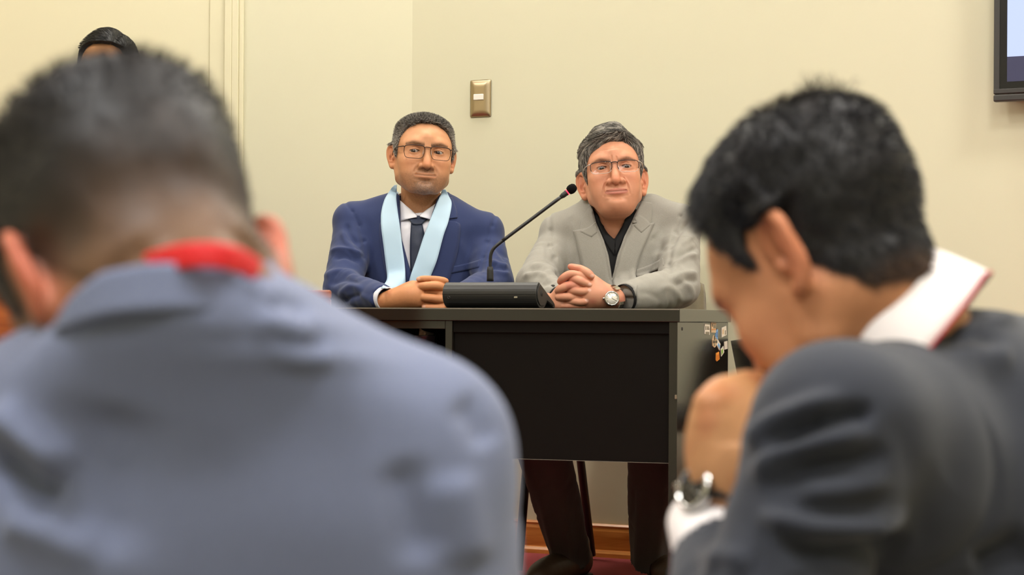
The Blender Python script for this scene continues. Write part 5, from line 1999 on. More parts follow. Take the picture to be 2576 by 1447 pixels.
    # ---- black shirt
    SEC = [(0.50, cx, 5.335, 0.165, 0.125), (0.75, cx, 5.325, 0.160, 0.125), (0.86, cx, 5.325, 0.158, 0.122), (0.93, cx, 5.33, 0.166, 0.115), (0.985, cx, 5.335, 0.150, 0.100), (1.02, cx + 0.004, 5.335, 0.112, 0.085), (1.05, cx + 0.006, 5.335, 0.080, 0.074)]
    sh = Field((cx - 0.20, YG - 0.09, 0.60), (cx + 0.20, YG + 0.21, 1.08), 0.005)
    sh.loft([(z, x, y, a - 0.012, b - 0.013) for z, x, y, a, b in SEC[:5]] + [(1.015, cx, 5.34, 0.09, 0.075), (1.03, cx, 5.34, 0.07, 0.062)], k=0)
    # open neck: V notch
    VN = [W(x, y, YG)[[0, 2]] for x, y in ((1494, 490), (1600, 490), (1572, 556), (1544, 604), (1514, 574))]

    def wedge(Vp, ymax):
        n = len(Vp)
        cen = np.mean(Vp, 0)

        def fn(X, Y, Z):
            d = None
            for i in range(n):
                a, b = Vp[i], Vp[(i + 1) % n]
                e = b - a
                nn = np.array([e[1], -e[0]]) / np.hypot(*e)
                if (cen - a).dot(nn) > 0:
                    nn = -nn
                s = (X - a[0]) * nn[0] + (Z - a[1]) * nn[1]
                d = s if d is None else np.maximum(d, s)
            return np.maximum(d, Y - ymax)
        return fn
    sh.put(wedge(VN, YG + 0.04), (VN[0][0], YG - 0.2, VN[3][1]), (VN[1][0], YG + 0.04, VN[0][1]), 0.002, 's')
    sV, sQ = sh.mesh()
    shirt = link('shirt', mesh_np('shirt', sV, sQ), M['black_shirt'], person)
    shb = bvh_of(sV, sQ)
    # ---- jacket
    j = Field((cx - 0.30, 4.88, 0.58), (cx + 0.29, YG + 0.24, 1.08), 0.004)
    j.loft(SEC, k=0)
    for a, b in (((1480, 552), (1412, 584)), ((1635, 535), (1708, 562))):
        j.cone(W(*a, YG + 0.06), W(*b, YG + 0.05), 0.052, 0.050, k=0.035)
    LA = (W(1408, 598, 5.33), W(1348, 712, 5.16), W(1408, 752, 4.985))
    RA = (W(1710, 590, 5.33), W(1706, 722, 5.12), W(1572, 752, 4.955))
    j.chain([(*LA[0], 0.052), (*(0.5 * (LA[0] + LA[1])), 0.052), (*LA[1], 0.052)], k=0.018, n=7)
    j.chain([(*LA[1], 0.050), (*(0.5 * (LA[1] + LA[2])), 0.044), (*LA[2], 0.036)], k=0.014, n=7)
    j.chain([(*RA[0], 0.056), (*(0.5 * (RA[0] + RA[1])), 0.057), (*RA[1], 0.057)], k=0.018, n=7)
    j.chain([(*RA[1], 0.055), (*(0.5 * (RA[1] + RA[2])), 0.051), (*RA[2], 0.040)], k=0.014, n=7)
    for (x, y, r) in ((1402, 580, 0.040), (1722, 560, 0.045)):
        j.ell(W(x, y, YG + 0.05), (r * 0.95, 0.055, r), k=0.03)
    for pts in (((1383, 541), (1384, 580), (1384, 620), (1394, 650), (1402, 690)), ((1739, 516), (1712, 545), (1697, 585), (1682, 630), (1672, 670), (1668, 700))):
        for a, b in zip(pts[:-1], pts[1:]):
            A, B = W(*a, YG), W(*b, YG)
            e = B - A
            sl, P_ = j.sub(np.minimum(A, B) - 0.02 - np.array([0, 0.2, 0]), np.maximum(A, B) + 0.02 + np.array([0, 0.1, 0]), 0)
            X, Y, Z = P_
            t = np.clip(((X - A[0]) * e[0] + (Z - A[2]) * e[2]) / (e[0] ** 2 + e[2] ** 2), 0, 1)
            dd = np.hypot(X - A[0] - t * e[0], Z - A[2] - t * e[2]) + 0 * Y
            j.d[sl] += (0.0038 * np.exp(-(dd / 0.0055) ** 2)).astype(np.float32)
    wrist_cut(j, RA, -0.004)
    wrist_cut(j, LA, 0.0)
    for poly in (((1484, 470), (1622, 470), (1616, 503), (1566, 598), (1518, 606), (1500, 560), (1488, 520)),
                 ((1516, 598), (1568, 594), (1549, 648), (1530, 648)), ((1529, 645), (1550, 645), (1537, 703))):
        VJ = [W(x, y, YG)[[0, 2]] for x, y in poly]
        lo_, hi_ = np.min(VJ, 0), np.max(VJ, 0)
        j.put(wedge(VJ, YG + 0.05), (lo_[0], YG - 0.2, lo_[1]), (hi_[0], YG + 0.05, hi_[1]), 0.0, 's')
    j.cone(W(1550, 560, YG + 0.07), W(1548, 440, YG + 0.05), 0.070, 0.085, k=0.006, op='s')
    j.cut(lambda X, Y, Z: DESK_Z + 0.002 - Z - 1.0 * (Y > 5.13 - (X - 0.28) * 0.325), 0.0)
    V, Q = j.mesh()
    N = vnormals(V, Q)
    V = V + arm_folds(V, N, LA[0], LA[1], 0.004, 0.06, 41, 0.4, 1.0, 0.10, 0.3) + arm_folds(V, N, LA[1], LA[2], 0.004, 0.05, 42, 0.0, 0.8, 0.09, 0.3)
    V = V + arm_folds(V, N, RA[0], RA[1], 0.004, 0.062, 43, 0.3, 1.0, 0.11, -0.3) + arm_folds(V, N, RA[1], RA[2], 0.003, 0.06, 44, 0.0, 0.7, 0.09, -0.4)
    V = V + (0.0024 * vnoise(V, 9, 51) + 0.0012 * vnoise(V, 22, 52))[:, None] * N
    V = sculpt(V, Q, [([(1330, 670), (1370, 672), (1402, 690)], 0.009, 7), ([(1312, 700), (1350, 688), (1395, 702)], 0.009, 7), ([(1325, 688), (1360, 680), (1398, 698)], -0.007, 6), ([(1355, 720), (1380, 712), (1400, 718)], -0.006, 7), ([(1372, 600), (1380, 640), (1398, 668)], -0.004, 8),
                      ([(1685, 625), (1705, 590), (1735, 560), (1752, 548)], -0.008, 7), ([(1690, 650), (1715, 615), (1750, 590)], 0.007, 8), ([(1690, 675), (1720, 650), (1760, 640)], 0.009, 7), ([(1695, 662), (1725, 636), (1758, 622)], -0.007, 6),
                      ([(1680, 705), (1720, 690), (1758, 690)], 0.009, 8), ([(1690, 720), (1735, 705), (1758, 712)], -0.007, 7), ([(1720, 770), (1740, 740), (1725, 712), (1690, 705)], 0.008, 8), ([(1650, 735), (1680, 722), (1705, 740), (1712, 765)], 0.005, 9),
                      ([(1600, 735), (1635, 740), (1670, 760)], -0.003, 9), ([(1640, 590), (1655, 610), (1660, 640)], -0.006, 14), ([(1430, 545), (1445, 570), (1430, 640)], -0.003, 14)])
    V[:, 2] = np.maximum(V[:, 2], np.where(V[:, 1] < 5.10 - (V[:, 0] - 0.28) * 0.325, DESK_Z + 0.0015, -9))
    jac = link('jacket', mesh_np('jacket', V, Q), M['grey_wool'], person)
    jb = bvh_of(V, Q)

    def dr(A, B, off, th, n=26, m=9, bv=None, bulge=0.0, nm='lapel', mt=None, par=None, Y=YG):
        G = drape([W(*a, Y) for a in A], [W(*b, Y) for b in B], bv or [jb], n, m, off, bulge=bulge)
        y = G[:, :, 1]
        for _ in range(2):
            y[1:-1] = (y[:-2] + 2 * y[1:-1] + y[2:]) / 4
        return link(nm, sheet_me(nm, G, th, (0, -1, 0)), mt or M['grey_wool'], par or jac)
    dr([(1506, 570), (1519, 606), (1531, 650), (1536, 696), (1540, 750)], [(1440, 581), (1447, 606), (1456, 648), (1466, 696), (1476, 750)], 0.006, 0.004)
    dr([(1582, 566), (1566, 600), (1549, 650), (1538, 696), (1534, 750)], [(1646, 561), (1632, 590), (1610, 640), (1592, 696), (1578, 750)], 0.006, 0.004)
    dr([(1488, 519), (1496, 545), (1506, 572)], [(1478, 522), (1462, 556), (1456, 582), ], 0.0055, 0.0045, nm='jacket_collar')
    dr([(1508, 570), (1502, 585), (1486, 599)], [(1496, 560), (1480, 572), (1457, 584)], 0.0065, 0.0045, 10, 7, nm='jacket_collar')
    dr([(1612, 506), (1596, 535), (1582, 562)], [(1640, 510), (1640, 540), (1637, 562)], 0.0055, 0.0045, nm='jacket_collar')
    dr([(1584, 558), (1596, 574), (1611, 588)], [(1606, 540), (1628, 555), (1636, 566)], 0.0065, 0.0045, 10, 7, nm='jacket_collar')
    dr([(1597, 680), (1630, 668), (1660, 652)], [(1592, 700), (1628, 690), (1660, 672)], 0.0025, 0.003, 14, 5, nm='pocket')
    # standing jacket collar round the neck
    nc = W(1552, 540, YG + 0.065)
    zz = lambda y: (540 - y) * YG / F_PX
    G = collar_grid(nc, (0.0, -0.15, 1), 0.078, 0.098, ip([40, 80, 130, 180], [zz(535), zz(494), zz(482), zz(480)]), ip([40, 80, 130, 180], [zz(550), zz(520), zz(512), zz(510)]), list(np.linspace(82, 278, 50)), 6, 1.0)
    link('jacket_collar', sheet_me('jacket_collar', G, 0.004, None), M['grey_wool'], jac)
    # shirt collar leaves lying against the neck
    bb = bvh_of(Wv, Q_head)
    for o_, i_ in (([(1496, 540), (1499, 550), (1502, 560), (1518, 606), (1543, 645)], [(1502, 541), (1507, 551), (1513, 562), (1529, 588), (1545, 607)]),
                   ([(1606, 524), (1598, 542), (1585, 563), (1567, 598), (1546, 645)], [(1598, 526), (1588, 540), (1573, 552), (1556, 588), (1545, 607)])):
        G = drape([W(*a, YG) for a in i_], [W(*b, YG) for b in o_], [bb, shb], 30, 6, 0.004)
        y = G[:, :, 1]
        for _ in range(3):
            y[1:-1] = (y[:-2] + 2 * y[1:-1] + y[2:]) / 4
        link('shirt_collar', sheet_me('shirt_collar', G, 0.003, (0, -1, 0)), M['black_shirt'], shirt)
    bt = W(1547, 628, YG)
    hit = shb.ray_cast(Vector(bt) - Vector((0, 1, 0)), Vector((0, 1, 0)))
    if hit[0] is not None:
        link('shirt_button', lathe_me('shirt_button', [(0, 0.0022), (0.004, 0.0022), (0.0052, 0.0012), (0.005, -0.002)], tuple(hit[0]), (0, -1, 0), 16), M['rubber'], shirt)
    for a, l, r in ((LA, 0.016, 0.033), (RA, 0.006, 0.037)):
        d = (a[2] - a[1]) / np.linalg.norm(a[2] - a[1])
        link('cuff', lathe_me('cuff', [(r - 0.007, -0.03), (r - 0.001, -0.03), (r, l), (r - 0.002, l + 0.001), (r - 0.004, l - 0.01), (r - 0.007, -0.03)], tuple(a[2] + np.array([0, 0, 0.002])), tuple(d), 28), M['black_shirt'], shirt)
    # ---- legs and shoes
    k1, a1 = W(1352, 1075, 5.00), W(1436, 1400, 5.26)
    k2, a2 = W(1640, 1060, 4.98), W(1640, 1405, 5.22)
    trousers(person, 'trouser_leg', (cx - 0.09, 5.36, 0.53), k1, a1, M['trouser'], 0.074, 0.055)
    trousers(person, 'trouser_leg', (cx + 0.09, 5.36, 0.53), k2, a2, M['trouser'], 0.068, 0.058)
    shoe(person, (a1[0] + 0.045, 5.33, 0), (a1[0] - 0.11, 5.09, 0))
    shoe(person, (a2[0] + 0.01, 5.29, 0), (a2[0] + 0.06, 5.02, 0))
    tag(person, 'seated older man in a light grey suit and black shirt, fingers interlaced on the desk', 'person')
    # ---- wristwatch
    wc = W(1540, 752, Yh + 0.012)
    axw = RA[2] - RA[1]
    axw /= np.linalg.norm(axw)
    watch('steel wristwatch with silver dial on the wrist of the man in light grey', wc, axw, W(1539, 751, Yh - 0.026), np.array((0.10, -1.0, 0.12)), 0.0325, M['chrome'], M['dial'], M['chrome'], 0.0182)
    return person


def watch(label, wc, axw, cc, nrm, wr, m_case, m_dial, m_band, cr_=0.0165, dark=False):
    """wristwatch: band round the wrist axis at wc, case at cc facing nrm"""
    n = np.array(nrm, float)
    n /= np.linalg.norm(n)
    t = empty('wristwatch', tuple(cc))
    tag(t, label, 'watch', 'wristwatches')
    link('case', lathe_me('case', [(0.0, -0.006), (cr_, -0.006), (cr_ * 1.08, -0.003), (cr_ * 1.08, 0.001), (cr_ * 1.0, 0.0035), (cr_ * 0.9, 0.0042), (cr_ * 0.88, 0.0022), (0, 0.0022)], cc, n, 40), m_case, t)
    link('dial', lathe_me('dial', [(0.0, 0.0026), (cr_ * 0.86, 0.0026), (cr_ * 0.87, 0.0022)], cc, n, 36), m_dial, t)
    up = np.array([0, 0, 1.0]) - n * n[2]
    up /= np.linalg.norm(up)
    rt = np.cross(up, n)
    mk = M['frame_dark'] if not dark else M['chrome']
    for k in range(12):
        a = math.radians(30 * k)
        d = math.cos(a) * up + math.sin(a) * rt
        s = np.cross(n, d)
        c0 = cc + n * 0.0028
        P = [c0 + d * cr_ * 0.62 - s * 0.0004, c0 + d * cr_ * 0.62 + s * 0.0004, c0 + d * cr_ * 0.80 + s * 0.0004, c0 + d * cr_ * 0.80 - s * 0.0004]
        Vv = P + [q + n * 0.0003 for q in P]
        link('hour_mark', mesh_np('hour_mark', Vv, np.array([(0, 1, 2, 3), (7, 6, 5, 4), (0, 4, 5, 1), (1, 5, 6, 2), (2, 6, 7, 3), (3, 7, 4, 0)]), None, False), m_case, t)
    for ang, l in ((3, 0.55), (118, 0.75)):
        a = math.radians(ang)
        d = math.cos(a) * up + math.sin(a) * rt
        link('hand', tube_me('hand', [cc + n * 0.0032, cc + n * 0.0032 + d * cr_ * l], 0.0004, 5), mk, t)
    link('crown', tube_me('crown', [cc - rt * cr_ * 1.05, cc - rt * cr_ * 1.28], [0.0025, 0.0027], 12), m_case, t)
    # band links around the wrist
    u = np.cross(axw, n)
    u /= np.linalg.norm(u)
    v = np.cross(u, axw)
    if v.dot(n) < 0:
        v = -v
    N_ = 26
    wv = 0.5 * 0.0175
    for i in range(N_):
        a0, a1 = 2 * math.pi * (i + 0.06) / N_, 2 * math.pi * (i + 0.94) / N_
        if abs(math.degrees((a0 + a1) / 2 - 0) % 360) < 22 or abs(math.degrees((a0 + a1) / 2) - 360) < 22:
            continue
        ring = []
        for a in (a0, a1):
            dirv = math.cos(a) * v + math.sin(a) * u
            for r in (wr, wr + 0.003):
                for sgn in (-1, 1):
                    ring.append(wc + dirv * r + axw * wv * sgn)
        q = np.array([(0, 1, 3, 2), (4, 6, 7, 5), (0, 4, 5, 1), (2, 3, 7, 6), (0, 2, 6, 4), (1, 5, 7, 3)])
        link('band_link', mesh_np('band_link', ring, q, None, False), m_band, t)
    return t


grey_man()
# ------------------------------------------------------------------ foreground: man with the back of his head to the camera
def slate_man():
    p = dict(w=1.05, jaw=1.1, skin=lin(140, 99, 70), ear=0.92, earz=-0.012, earout=0.42, neckr=0.066, roll=1, earred=0.9, red=lin(205, 110, 86), brow=0.7, eyeopen=0.5)
    Rm = rot(207, 48, 8)
    Yc = 1.26
    C = W(342, 682, Yc)
    S = 1.0
    person = empty('person', (C[0], Yc, LOW))
    f, V, Q, Wv = place_head(p, Rm, C, S, W(462, 800, 1.245), 0.003)
    hl = dict(front=0.07, temple=0.06, side=-0.02, ear=0.026, behind=-0.035, nape=-0.092)
    Cc = skin_colors(V, p)

    def mask(v, soft=0.018):
        z, phi = hairline(v, **hl)
        return smooth(-soft, soft, v[:, 2] - z) * not_ear(v, p)

    def T(v):
        m = mask(v)
        t = 0.0015 + 0.016 * smooth(0.035, 0.085, v[:, 2]) + 0.004 * smooth(0.0, 0.05, v[:, 2])
        return m * (t + 0.001 * vnoise(v, 60, 4)) - (1 - m) * 0.006

    def hc(v):
        # clipped sides let the scalp show through; the top is full black hair
        n = vnoise(v, 26, 6) * 0.5 + vnoise(v, 70, 7) * 0.3
        g = np.clip(smooth(-0.075, 0.030, v[:, 2] + 0.022 * n), 0, 1)[:, None]
        lo_c = np.array(lin(112, 82, 58))  # nape: clipped hair over skin, with the shade there put into the colour
        md = np.array(lin(74, 56, 44))
        hi_c = np.array(lin(30, 27, 27))
        c = np.where(g < 0.5, lo_c + (md - lo_c) * g * 2, md + (hi_c - md) * (g - 0.5) * 2)
        return c
    m_ = mask(V)
    Cc = Cc * (1 - m_[:, None]) + hc(V) * m_[:, None]
    tb = Field((-0.46, 1.02, LOW + 0.4), (0.08, 1.5, 0.74), 0.012)
    tb.loft([(LOW + 0.45, -0.2, 1.30, 0.16, 0.10), (0.45, -0.195, 1.28, 0.15, 0.09), (0.62, -0.195, 1.27, 0.12, 0.07), (0.72, -0.2, 1.25, 0.055, 0.05)], k=0)
    tV, tQ = tb.mesh()
    V_, Q_, C_ = join_np([(Wv, Q, Cc), (tV, tQ, p['skin'])])
    link('body', mesh_np('body', V_, Q_, C_), M['skin'], person)
    eye_parts(person, Rm, C, p, (0, -1, -0.3))
    ho, HV, HQ = hair_mesh(f, T, Rm, C, S, 'hair', person, hc)
    P, N, qi = sample_surface(HV, HQ, smooth(-0.01, 0.05, HV[:, 2]) + 0.15, 5000)
    col = hc(P) * (0.6 + 0.5 * RNG.random((len(P), 1)))
    L = 0.003 + 0.007 * smooth(0.04, 0.09, P[:, 2])
    sv, sq, sc = strands_np(P - N * 0.0005, N + 0.5 * RNG.normal(size=N.shape), L, lambda a, d, t: d + np.array([0, 0.2, -0.3]), seg=2, r0=0.0005, col=col)
    strand_obj('hair_strands', sv, sq, sc, Rm, C, S, ho)
    # ---- jacket seen from behind
    j = Field((-0.50, 1.00, LOW + 0.38), (0.16, 1.62, 0.80), 0.005)
    cx = -0.195
    j.loft([(LOW + 0.42, cx, 1.32, 0.20, 0.14), (0.25, cx, 1.31, 0.195, 0.135), (0.45, cx, 1.29, 0.195, 0.130), (0.58, cx, 1.27, 0.19, 0.122), (0.65, cx - 0.004, 1.262, 0.160, 0.112), (0.70, cx - 0.004, 1.24, 0.110, 0.105), (0.722, cx - 0.002, 1.222, 0.080, 0.090), (0.738, cx, 1.212, 0.058, 0.074), (0.748, cx, 1.208, 0.036, 0.05)], k=0)
    j.cone(W(590, 935, 1.25), W(1040, 1112, 1.26), 0.062, 0.058, k=0.045)
    j.cone(W(395, 950, 1.25), W(-120, 1150, 1.27), 0.062, 0.058, k=0.045)
    RA = (W(1040, 1140, 1.27), W(1125, 1700, 1.36), W(700, 1740, 1.62))
    LA = (W(-130, 1180, 1.28), W(-210, 1720, 1.36), W(150, 1740, 1.62))
    for a in (RA, LA):
        j.chain([(*a[0], 0.060), (*(0.5 * (a[0] + a[1])), 0.056), (*a[1], 0.052)], k=0.03, n=7)
        j.chain([(*a[1], 0.052), (*a[2], 0.038)], k=0.02)
    V, Q = j.mesh()
    N = vnormals(V, Q)
    # broad cloth folds: across the upper back at the right and under the arm
    V = V + arm_folds(V, N, RA[0], RA[1], 0.005, 0.10, 61, 0.2, 1.0, 0.13, 0.2) + arm_folds(V, N, LA[0], LA[1], 0.007, 0.09, 62, 0.0, 1.0, 0.13, 0.2)
    a = W(800, 800, 1.17)
    for q, amp in ((W(690, 815, 1.17), 0.0035), (W(790, 905, 1.16), 0.003), (W(700, 880, 1.17), 0.002)):
        d = (V - q) / np.array([0.045, 0.08, 0.006])
        V = V + (amp * np.exp(-(d ** 2).sum(1)))[:, None] * N
    V = V + (0.0035 * vnoise(V, 7, 65) + 0.0012 * vnoise(V, 18, 66))[:, None] * N
    V = sculpt(V, Q, [([(640, 800), (720, 830), (800, 850)], 0.006, 22), ([(650, 870), (760, 900), (850, 905)], 0.005, 20), ([(660, 770), (720, 760), (790, 790)], -0.004, 18), ([(690, 860), (760, 862), (830, 872)], -0.004, 16),
                      ([(-20, 1010), (80, 1110), (180, 1190)], 0.014, 40), ([(-40, 1120), (60, 1220), (150, 1270)], -0.016, 50), ([(0, 1290), (120, 1340), (260, 1390)], 0.010, 50), ([(300, 1000), (260, 1200), (240, 1420)], -0.012, 110),
                      ([(1130, 1180), (1160, 1300), (1180, 1440)], 0.008, 60), ([(1000, 1150), (1040, 1280), (1060, 1430)], -0.009, 55), ([(480, 700), (520, 900), (540, 1200)], 0.006, 120), ([(1150, 1000), (1200, 1060), (1230, 1130)], -0.006, 40)])
    jac = link('jacket', mesh_np('jacket', V, Q), M['slate_wool'], person)
    # fold-over collar and red lanyard round the nape
    nc = W(462, 740, 1.212)
    zz = lambda y: (740 - y) * 1.2 / F_PX
    G = collar_grid(nc, (-0.05, 0.30, 1), 0.080, 0.079, ip([0, 25, 45, 62], [zz(766), zz(774), zz(818), zz(872)]), ip([0, 62], [zz(885), zz(880)]), list(np.linspace(-62, 62, 50)), 7, 1.0)
    link('jacket_collar', sheet_me('jacket_collar', G, 0.004, None), M['slate_wool'], jac)
    lp = cr([(*W(290, 725, 1.225), 0), (*W(345, 678, 1.165), 0), (*W(425, 650, 1.132), 0), (*W(510, 640, 1.122), 0), (*W(590, 650, 1.132), 0), (*W(648, 680, 1.165), 0), (*W(676, 716, 1.22), 0)], 40)[:, :3]
    G = np.zeros((40, 5, 3))
    for i in range(40):
        for k in range(5):
            G[i, k] = lp[i] + np.array([0, 0.004 - 0.003 * k / 4, 0.0075 - 0.015 * k / 4])
    link('lanyard', sheet_me('lanyard', G, 0.0012, (0, -1, 0)), M['red'], person)
    for sx, a in ((-0.1, LA), (0.1, RA)):
        trousers(person, 'trouser_leg', (cx + sx, 1.36, LOW + 0.52), (cx + sx * 1.2, 1.80, LOW + 0.52), (cx + sx * 1.2, 1.82, LOW + 0.12), M['slate_wool'])
        shoe(person, (cx + sx * 1.2, 1.76, 0), (cx + sx * 1.4, 2.04, 0)).location.z = LOW
    tag(person, 'man in a slate blue jacket seen from behind with a red lanyard at his nape', 'person')
    return person


# ------------------------------------------------------------------ foreground: man in profile, hand at his mouth
def charcoal_man():
    p = dict(w=1.02, jaw=1.04, skin=lin(198, 138, 98), ear=1.08, earout=0.42, neckr=0.060, earred=0.7, red=lin(206, 120, 88), brow=0.9, eyeopen=0.35, browz=0.020, lines=None, nose=1.05)
    Rm = rot(-135, 40, 4)
    S = 1.0
    ear_c = np.array((0.0715 * p['w'] + 0.010, 0.022, -0.008))
    C = W(1978, 632, 1.60) - S * Rm @ ear_c
    person = empty('person', (C[0] + 0.1, 1.65, LOW))
    NB = W(2270, 860, 1.665)
    f, V, Q, Wv = place_head(p, Rm, C, S, NB, 0.0024)
    hl = dict(front=0.096, temple=0.086, side=-0.002, ear=0.030, behind=-0.032, nape=-0.088, sh=10)
    Cc = skin_colors(V, p)

    def mask(v, soft=0.006):
        z, phi = hairline(v, **hl)
        return smooth(-soft, soft, v[:, 2] - z + 0.003 * vnoise(v, 90, 3)) * not_ear(v, p)

    def T(v):
        m = mask(v)
        z0, _ = hairline(v, **hl)
        t = (0.005 + 0.012 * smooth(0.02, 0.09, v[:, 2]) + 0.004 * smooth(-0.03, 0.03, v[:, 2])) * (0.25 + 0.75 * smooth(0, 0.03, v[:, 2] - z0))
        return m * (t + 0.0015 * vnoise(v, 70, 4)) - (1 - m) * 0.006

    def hc(v):
        n = vnoise(v, 60, 6)[:, None] * 0.25 + 0.75
        base = np.array(lin(34, 32, 33)) * n
        w_ = gauss(v, (0.014, 0.055, 0.118), (0.010, 0.026, 0.03))[:, None]      # thin spot at the crown
        f_ = smooth(-0.05, -0.085, v[:, 2])[:, None] * (v[:, 1] > 0.03)[:, None]
        c = base * (1 - 0.5 * w_) + np.array(lin(96, 72, 58)) * 0.5 * w_
        return c * (1 - 0.5 * f_) + np.array(lin(110, 78, 56)) * 0.5 * f_
    m_ = mask(V)[:, None]
    Cc = Cc * (1 - m_) + hc(V) * m_
    # hand: loosely closed fist, wrist below, in front of the mouth
    hd = Field(W(1690, 1330, 1.52) - 0.02, W(1960, 930, 1.78) + 0.02, 0.0025)
    K = [W(1785, 1018, 1.600), W(1828, 992, 1.622), W(1880, 976, 1.645), W(1925, 980, 1.668)]
    wr = W(1832, 1215, 1.612)
    hd.cone(wr + np.array([0, 0, -0.06]), wr, 0.027, 0.026, k=0)
    for i, kn in enumerate(K):
        b = wr + np.array([(-0.012 + 0.010 * i), 0.0, 0.012])
        hd.chain([(*b, 0.019), (*(0.5 * (b + kn) + np.array([0, -0.002, 0])), 0.0175), (*kn, 0.0125)], k=0.03, n=5)
        fw = kn + np.array([0.012, 0.034, -0.010])
        ti = kn + np.array([0.022, 0.034, -0.040])
        hd.chain([(*kn, 0.0112), (*fw, 0.0100), (*ti, 0.0088), (*(ti + np.array([0.0, -0.016, -0.004])), 0.0078)], k=0.004)
    hd.ell(W(1838, 1100, 1.632), (0.030, 0.022, 0.036), k=0.03)
    th = [W(1870, 1170, 1.64), W(1905, 1090, 1.675), W(1935, 1030, 1.690), W(1940, 985, 1.700)]
    hd.chain([(*th[0], 0.015), (*th[1], 0.0125), (*th[2], 0.0105), (*th[3], 0.009)], k=0.01, n=8)
    hV, hQ = hd.mesh()
    hC = np.repeat(np.array(lin(196, 142, 96))[None], len(hV), 0)
    hC = mixc(hC, lin(184, 112, 76), 0.5 * smooth(0.1, 0.8, vnoise(hV, 40, 8)))
    bc = W(2480, 1250, 1.66)
    tb = Field(bc - np.array([0.2, 0.2, 0.5]), bc + np.array([0.2, 0.2, 0.22]), 0.014)
    tb.loft([(LOW + 0.5, bc[0] + 0.03, 1.70, 0.13, 0.1), (0.40, bc[0], 1.69, 0.12, 0.1), (0.58, bc[0] - 0.02, 1.67, 0.10, 0.09), (0.66, bc[0] - 0.04, 1.67, 0.05, 0.05)], k=0)
    tV, tQ = tb.mesh()
    V_, Q_, C_ = join_np([(Wv, Q, Cc), (hV, hQ, hC), (tV, tQ, p['skin'])])
    link('body', mesh_np('body', V_, Q_, C_), M['skin'], person)
    eye_parts(person, Rm, C, p, (0, -1, -0.4))
    ho, HV, HQ = hair_mesh(f, T, Rm, C, S, 'hair', person, hc)
    P, N, qi = sample_surface(HV, HQ, np.ones(len(HV)), 8000)
    col = hc(P) * (0.5 + 0.8 * RNG.random((len(P), 1)))
    L = 0.006 + 0.008 * smooth(0.03, 0.09, P[:, 2])
    cw = np.array((0.014, 0.055, 0.10))

    def flow(pp, d, t):
        out = pp - cw
        out[:, 2] *= 0.6
        out /= np.linalg.norm(out, axis=1)[:, None] + 1e-6
        return 0.6 * d + 0.9 * out + np.array([0, 0, -0.35])
    sv, sq, sc = strands_np(P - N * 0.0008, 0.5 * N + 0.2 * RNG.normal(size=N.shape), L, flow, bvh=bvh_of(HV, HQ), lift=0.0015, seg=3, r0=0.0006, col=col, curl=0.1)
    strand_obj('hair_strands', sv, sq, sc, Rm, C, S, ho)
    # a few loose hairs standing up at the crown
    q = np.argsort(-((P @ Rm.T)[:, 2]))[:90]
    sv, sq, sc = strands_np(P[q], N[q] + 0.3 * RNG.normal(size=(90, 3)), 0.014 + 0.014 * RNG.random(90), lambda a, d, t: d + 0.35 * RNG.normal(size=d.shape), seg=4, r0=0.0006, col=col[q])
    strand_obj('loose_hairs', sv, sq, sc, Rm, C, S, ho)
    # ---- jacket
    LS, EL, WR = W(2112, 1085, 1.50), W(1890, 1690, 1.46), W(1815, 1425, 1.575)
    RS, RE, RW = W(2720, 980, 1.86), W(2760, 1600, 1.95), W(2330, 1650, 2.05)
    j = Field((0.10, 1.30, LOW + 0.40), (0.72, 2.15, 0.80), 0.005)
    bx = bc[0]
    j.loft([(LOW + 0.44, bx + 0.06, 1.74, 0.20, 0.15), (0.25, bx + 0.05, 1.73, 0.195, 0.15), (0.45, bx + 0.02, 1.70, 0.185, 0.14), (0.58, bx - 0.01, 1.68, 0.165, 0.125), (0.65, bx - 0.03, 1.675, 0.120, 0.10), (0.70, bx - 0.045, 1.672, 0.075, 0.075), (0.715, bx - 0.05, 1.672, 0.06, 0.06)], k=0)
    j.cone(W(2270, 1045, 1.60), LS, 0.062, 0.061, k=0.04)
    j.cone(W(2440, 960, 1.70), RS, 0.066, 0.060, k=0.05)
    j.ell(0.45 * LS + 0.55 * W(2360, 1290, 1.62), (0.080, 0.070, 0.085), k=0.05)
    j.chain([(*LS, 0.064), (*(0.5 * (LS + EL)), 0.062), (*EL, 0.056)], k=0.04, n=8)
    j.chain([(*EL, 0.054), (*(0.45 * EL + 0.55 * WR), 0.052), (*WR, 0.042)], k=0.02, n=6)
    j.chain([(*RS, 0.060), (*(0.5 * (RS + RE)), 0.057), (*RE, 0.052)], k=0.03, n=6)
    j.chain([(*RE, 0.052), (*RW, 0.040)], k=0.02)
    ax = (NB - C) / np.linalg.norm(NB - C)
    j.cone(WR, WR + (WR - EL) / np.linalg.norm(WR - EL) * 0.05, 0.034, 0.036, k=0.003, op='s')
    V, Q = j.mesh()
    N = vnormals(V, Q)
    V = V + arm_folds(V, N, LS, EL, 0.0095, 0.075, 81, 0.0, 1.0, 0.13, 0.55)
    V = V + arm_folds(V, N, EL, WR, 0.006, 0.07, 82, 0.2, 0.9, 0.11, 0.3)
    V = V + (0.0035 * vnoise(V, 7, 85) + 0.0012 * vnoise(V, 18, 86))[:, None] * N
